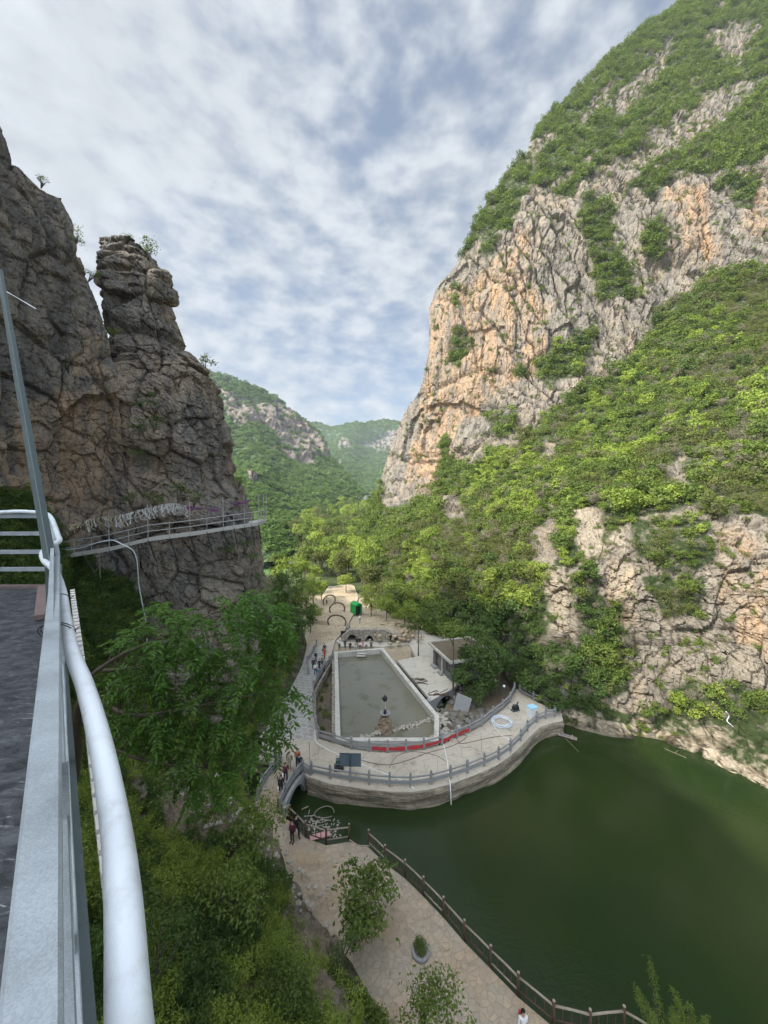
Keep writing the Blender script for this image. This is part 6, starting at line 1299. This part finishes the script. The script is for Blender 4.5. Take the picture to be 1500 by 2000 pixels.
# willow tips at the lower right
def plume(px, py, d, h, r, seed, label):
    rs_ = np.random.default_rng(seed); n = 1500; u = rs_.random(n); a = rs_.uniform(0, 6.28, n); lobe = rs_.integers(0, 6, n); la = lobe * 1.05 + seed; rr = r * .34 * (1 - u) ** .6 * rs_.uniform(.1, 1, n)
    lean = np.array([-.25, 0, 1]); off = np.stack([np.cos(la), np.sin(la), 0 * la], -1) * (r * (.35 + .75 * u))[:, None]; hl = h * (.6 + .4 * np.cos(lobe * 2.1) ** 2); c = np.stack([rr * np.cos(a), rr * np.sin(a), 0 * u], -1) + off + (u * hl)[:, None] * lean - np.array([0, 0, .25]) * (u ** 2 * hl)[:, None] * (lobe % 2)[:, None] + rs_.normal(0, .07, (n, 3)); nr = rs_.normal(size=(n, 3)); nr /= np.linalg.norm(nr, axis=1, keepdims=True)
    V, F = leaf_quads(c, nr, rs_.uniform(.12, .28, n), rs_.uniform(.02, .04, n), rs_); base = D(px, py, d); o = empty('willow_shrub', base, 0, label, 'shrub'); newobj('crown', np_mesh('crown', V, F), o, M['leaf']); b = MB(); b.tube([(0, 0, -.5), (-.25 * h * .9, 0, h * .9)], [.04, .008], 5); b.build('stem', M['bark'], o)
plume(1300, 2035, 17, 3.2, .75, 1, 'taller feathery willow tip rising over the end of the log fence'); plume(1360, 2030, 17, 1.6, .6, 2, 'shorter feathery willow tip at the lower right edge of the lake')
# trench plants
P = np.array([list(A(x, y, -1.0)) for x, y in [(632, 1350), (630, 1365), (628, 1385), (633, 1400), (640, 1335), (628, 1420), (668, 1452), (676, 1454)] * 2]); P += np.random.default_rng(1).normal(0, .25, P.shape); scatter('trench_weeds', 'fine_herb', P, np.full(len(P), .5), np.random.default_rng(2))

# =================================================================== PEOPLE
def skin_part(name, pts, edges, rad, sub=1, root=0):
    me = bpy.data.meshes.new(name); me.from_pydata(pts, edges, []); o = bpy.data.objects.new(name, me); COL.objects.link(o); o.modifiers.new('s', 'SKIN'); sv = me.skin_vertices[0].data if me.skin_vertices else None
    if sv is None:
        bm = bmesh.new(); bm.from_mesh(me); bm.verts.layers.skin.verify(); bm.to_mesh(me); bm.free(); sv = me.skin_vertices[0].data
    for i, r in enumerate(rad): sv[i].radius = (r, r) if not isinstance(r, tuple) else r; sv[i].use_root = (i == root)
    m_ = o.modifiers.new('d', 'SUBSURF'); m_.levels = sub; m_.render_levels = sub
    dg = bpy.context.evaluated_depsgraph_get(); res = bpy.data.meshes.new_from_object(o.evaluated_get(dg)); bpy.data.objects.remove(o); res.name = name
    res.polygons.foreach_set('use_smooth', [True] * len(res.polygons)); return res
def person_meshes(pose):
    j = dict(pel=(0, 0, .94), sp=(0, .01, 1.14), ch=(0, 0, 1.34), nk=(0, 0, 1.47), h0=(0, .015, 1.55), h1=(0, .01, 1.64), h2=(0, 0, 1.69))
    for s, q in ((-1, 'l'), (1, 'r')):
        j['sh' + q] = (s * .17, 0, 1.40); j['el' + q] = (s * .23, -.02, 1.13); j['wr' + q] = (s * .24, .06, .90); j['hip' + q] = (s * .09, 0, .90); j['kn' + q] = (s * .10, .03, .50); j['an' + q] = (s * .10, -.01, .09); j['to' + q] = (s * .11, .15, .04)
    if pose == 'walk':
        j.update(knl=(-.10, .20, .52), anl=(-.10, .22, .11), tol=(-.10, .37, .07), knr=(.10, -.06, .50), anr=(.10, -.30, .16), tor=(.10, -.20, .05), ell=(-.23, -.12, 1.15), wrl=(-.24, -.12, .93), elr=(.23, .06, 1.14), wrr=(.22, .24, .98))
    if pose == 'sit':
        dz = -.50; 
        for k in ('pel', 'sp', 'ch', 'nk', 'h0', 'h1', 'h2', 'shl', 'shr', 'ell', 'elr', 'wrl', 'wrr', 'hipl', 'hipr'): j[k] = (j[k][0], j[k][1], j[k][2] + dz)
        j.update(knl=(-.14, .38, .50), knr=(.14, .40, .50), anl=(-.13, .42, .10), anr=(.13, .44, .10), tol=(-.13, .56, .05), tor=(.13, .58, .05), wrl=(-.12, .28, .62), wrr=(.12, .28, .62), ell=(-.24, .08, .68), elr=(.24, .08, .68))
    if pose == 'phone':
        j.update(ell=(-.24, .05, 1.15), wrl=(-.08, .26, 1.30), elr=(.24, .05, 1.15), wrr=(.08, .26, 1.30))
    nm = list(j); ix = {k: i for i, k in enumerate(nm)}; pts = [j[k] for k in nm]; rad = dict(pel=.10, sp=.095, ch=.11, nk=.05, h0=.062, h1=.085, h2=.06)
    R = [rad.get(k, {'sh': .055, 'el': .04, 'wr': .026, 'hi': .075, 'kn': .052, 'an': .036, 'to': .03}.get(k[:2], .04)) for k in nm]
    E = [('pel', 'sp'), ('sp', 'ch'), ('ch', 'nk'), ('nk', 'h0'), ('h0', 'h1'), ('h1', 'h2')]
    for q in 'lr': E += [('ch', 'sh' + q), ('sh' + q, 'el' + q), ('el' + q, 'wr' + q), ('pel', 'hip' + q), ('hip' + q, 'kn' + q), ('kn' + q, 'an' + q), ('an' + q, 'to' + q)]
    E = [(ix[a], ix[b_]) for a, b_ in E]
    for q, s in (('l', -1), ('r', 1)):      # palm, four fingers, thumb
        w_ = Vector(j['wr' + q]); d = (w_ - Vector(j['el' + q])).normalized(); sd = Vector((0, 1, 0)).cross(d).normalized() if abs(d.y) < .9 else Vector((1, 0, 0)); fw = d.cross(sd).normalized(); pts.append(tuple(w_ + d * .05)); R.append(.026); pi = len(pts) - 1; E.append((ix['wr' + q], pi))
        for k in range(4):
            a = w_ + d * .085 + fw * (.018 * (k - 1.5)); L = (.055, .065, .06, .045)[k]; pts += [tuple(a), tuple(a + d * L * .6 + sd * .01 * s), tuple(a + d * L * .9 + sd * .03 * s)]; R += [.010, .008, .007]; E += [(pi, len(pts) - 3), (len(pts) - 3, len(pts) - 2), (len(pts) - 2, len(pts) - 1)]
        a = w_ + d * .03 - fw * .035; pts += [tuple(a), tuple(a + d * .04 - fw * .01)]; R += [.010, .008]; E += [(pi, len(pts) - 2), (len(pts) - 2, len(pts) - 1)]
    body = skin_part('body', pts, E, R, 1)
    def sub(keys, edges, rr, nm_): return skin_part(nm_, [j[k] for k in keys], [(keys.index(a), keys.index(b_)) for a, b_ in edges], rr, 1, 0)
    jk = ['pel', 'sp', 'ch', 'shl', 'ell', 'wrl', 'shr', 'elr', 'wrr']; jacket = sub(jk, [('pel', 'sp'), ('sp', 'ch'), ('ch', 'shl'), ('shl', 'ell'), ('ell', 'wrl'), ('ch', 'shr'), ('shr', 'elr'), ('elr', 'wrr')], [.15, .135, .15, .078, .062, .045, .078, .062, .045], 'jacket')
    tk = ['pel', 'hipl', 'knl', 'anl', 'hipr', 'knr', 'anr']; trousers = sub(tk, [('pel', 'hipl'), ('hipl', 'knl'), ('knl', 'anl'), ('pel', 'hipr'), ('hipr', 'knr'), ('knr', 'anr')], [.12, .098, .072, .055, .098, .072, .055], 'trousers')
    h = Vector(j['h1']); b = MB(); n = 12
    for r in range(7):
        u = r / 6 * .62 * math.pi
        for k in range(n):
            a = 2 * math.pi * k / n; fr = 1 if math.sin(a) < .35 else .55; q = u * fr; b.v.append((h.x + .108 * math.sin(q) * math.cos(a), h.y - .012 + .115 * math.sin(q) * math.sin(a), h.z + .005 + .115 * math.cos(q)))
    b.f = [(r * n + k, (r + 1) * n + k, (r + 1) * n + (k + 1) % n, r * n + (k + 1) % n) for r in range(6) for k in range(n)]; hair = b.mesh('hair', True)
    b = MB()
    for q in 'lr': a = Vector(j['an' + q]); t_ = Vector(j['to' + q]); b.tube([a - (t_ - a).normalized() * .05 + Vector((0, 0, -.03)), a.lerp(t_, .5) + Vector((0, 0, -.01)), t_ + (t_ - a).normalized() * .03], [.045, .05, .038], 8)
    shoes = b.mesh('shoes', True)
    b = MB(); c = Vector(j['ch']); b.box((c.x, c.y - .20, c.z - .12), (.28, .13, .40)); pack = b.mesh('backpack', bev=.03)
    b = MB(); c = Vector(j['wrr']); b.box((c.x + .05, c.y, c.z - .22), (.12, .26, .30)); b.tube([(c.x + .05, c.y - .08, c.z - .08), (c.x + .03, c.y, c.z + .0), (c.x + .05, c.y + .08, c.z - .08)], .008, 5); bag = b.mesh('bag', bev=0)
    b = MB(); 
    for k in range(5): b.v += [(h.x + .09 * s * math.cos(.3), h.y - .085 - .02 * abs(math.sin(k)), h.z - .07 * k) for s in (-1, 1)] + [(h.x + .06 * s, h.y - .12, h.z - .07 * k) for s in (1, -1)]
    b.f = [(4 * k + i, 4 * k + (i + 1) % 4, 4 * k + 4 + (i + 1) % 4, 4 * k + 4 + i) for k in range(4) for i in range(4)] + [(16, 17, 18, 19)]; longh = b.mesh('long_hair', True)
    return dict(body=body, jacket=jacket, trousers=trousers, hair=hair, shoes=shoes, backpack=pack, bag=bag, long_hair=longh)
PPL = {k: person_meshes(k) for k in ('stand', 'walk', 'sit', 'phone')}
CM = {}
def cm(c):
    if c not in CM: CM[c] = plain('cloth_' + c, dict(black=(.018, .018, .02), grey=(.12, .12, .125), white=(.68, .67, .65), red=(.42, .05, .05), pink=(.62, .22, .26), khaki=(.33, .29, .20), teal=(.08, .20, .22), orange=(.40, .12, .05), navy=(.03, .04, .09), blue=(.12, .18, .33), plum=(.14, .03, .05), tan=(.42, .30, .20), skin=(.52, .33, .24), hair=(.012, .01, .009))[c], .85, var=.1); 
    return CM[c]
def person(px, py, pose, top, legs, face, label, extra=(), s=1.0, z=0.0, group=None):
    o = empty('person', A(px, py, z), math.radians(face), label, 'person', group); o.scale = (s, s, s); P_ = PPL[pose]
    items = [('body', 'skin'), ('jacket', top), ('trousers', legs), ('hair', 'hair'), ('shoes', 'black')] + list(extra)
    for nm, c in items:
        q = newobj(nm, P_[nm], o)
        if not P_[nm].materials: P_[nm].materials.append(cm(c))
        q.material_slots[0].link = 'OBJECT'; q.material_slots[0].material = cm(c)
    return o
person(549, 1552, 'walk', 'black', 'black', 200, 'person in black with backpack and white bag at the near bridge end', [('backpack', 'black'), ('bag', 'white')], z=.12)
person(558, 1526, 'walk', 'plum', 'black', 200, 'person in a dark red patterned jacket carrying a white bag on the stone bridge', [('bag', 'white'), ('long_hair', 'hair')], z=.35)
person(565, 1504, 'stand', 'khaki', 'khaki', 190, 'person in pale khaki behind the walkers on the bridge', z=.2)
person(585, 1508, 'walk', 'black', 'grey', 195, 'person in a black jacket and pale trousers stepping off the bridge', z=.15)
person(581, 1496, 'stand', 'orange', 'navy', 190, 'person in a rust coloured jacket with long hair at the bridge end', [('long_hair', 'hair')])
person(571, 1645, 'stand', 'plum', 'black', 160, 'person in dark clothes by the log fence beside the feathery tree', [('long_hair', 'hair')])
person(579, 1634, 'walk', 'black', 'black', 220, 'person all in black next to the log fence below the bridge')
person(1021, 2040, 'walk', 'white', 'black', 180, 'dark haired person in white with a red plaid backpack at the bottom edge', [('backpack', 'red'), ('long_hair', 'hair')])
person(634, 1286, 'walk', 'red', 'red', 175, 'person in red walking along the path left of the pool')
person(634, 1277, 'walk', 'black', 'black', 170, 'person in black carrying a round bag behind the red walker', [('bag', 'black')])
person(612, 1307, 'stand', 'black', 'black', 190, 'person in a long black coat on the slab walkway', [('long_hair', 'hair')])
person(624, 1309, 'walk', 'black', 'black', 180, 'person in black walking in the middle of the slab walkway')
person(617, 1293, 'stand', 'black', 'grey', 160, 'person in a dark jacket by the left railing of the walkway')
person(616, 1318, 'walk', 'white', 'navy', 200, 'person in a white top at the top of the slab walkway')
person(622, 1326, 'stand', 'teal', 'blue', 190, 'person in teal nearest the camera on the slab walkway')
person(633, 1315, 'sit', 'black', 'black', 120, 'person in black crouching by the walkway railing', [('long_hair', 'hair')], z=-.3)
person(642, 1301, 'sit', 'black', 'navy', 120, 'dark haired person crouching at the upper walkway railing', z=-.3)
person(630, 1302, 'stand', 'khaki', 'grey', 160, 'person in khaki between the walkers on the walkway')
person(663, 1269, 'stand', 'white', 'black', 180, 'person in a white top at the left corner of the far pool edge')
person(674, 1267, 'walk', 'black', 'black', 180, 'tall person in black walking along the far pool edge')
for x, top, lg, lb in [(684, 'black', 'black', 'person in black sitting alone on the far pool edge'), (695, 'tan', 'white', 'person in beige sitting on the far pool edge'), (704, 'white', 'grey', 'person in white sitting in front of the standing pair'), (708.5, 'pink', 'pink', 'small child in pink on the far pool edge'), (715.5, 'white', 'grey', 'person in a white top sitting above the pool steps'), (725, 'grey', 'black', 'person in a dark grey jacket last on the far pool edge')]:
    person(x, 1266.8 - (x - 684) * .06, 'sit' if top != 'pink' else 'stand', top, lg, 180, lb, s=.72 if top == 'pink' else 1, z=.02)
person(697, 1262.5, 'phone', 'black', 'black', 180, 'left one of two people in black standing behind the sitters'); person(702, 1262, 'stand', 'black', 'navy', 200, 'right one of two people in black standing behind the sitters')
person(763, 1256, 'walk', 'black', 'black', 150, 'person in black beside the ochre rubble behind the pit'); person(774, 1255, 'walk', 'black', 'black', 210, 'person in black holding something out above the pit corner')
person(703, 1217, 'walk', 'white', 'blue', 150, 'small person in white on the sandy ground right of the hoops'); person(638, 1180, 'stand', 'white', 'navy', 180, 'far person in white standing under the farthest hoop')

# ---------------- air
b = MB(); b.box((0, 1150, 130), (2800, 3100, 282)); hz = b.build('haze', None); m, t = mat('haze')
pv = t.n('ShaderNodeVolumePrincipled', {'Color': (.80, .88, 1.0, 1), 'Density': .00015, 'Anisotropy': .2}); op = t.n('ShaderNodeOutputMaterial'); t.nt.links.new(pv.outputs[0], op.inputs['Volume']); hz.data.materials.append(m); tag(hz, kind='stuff')
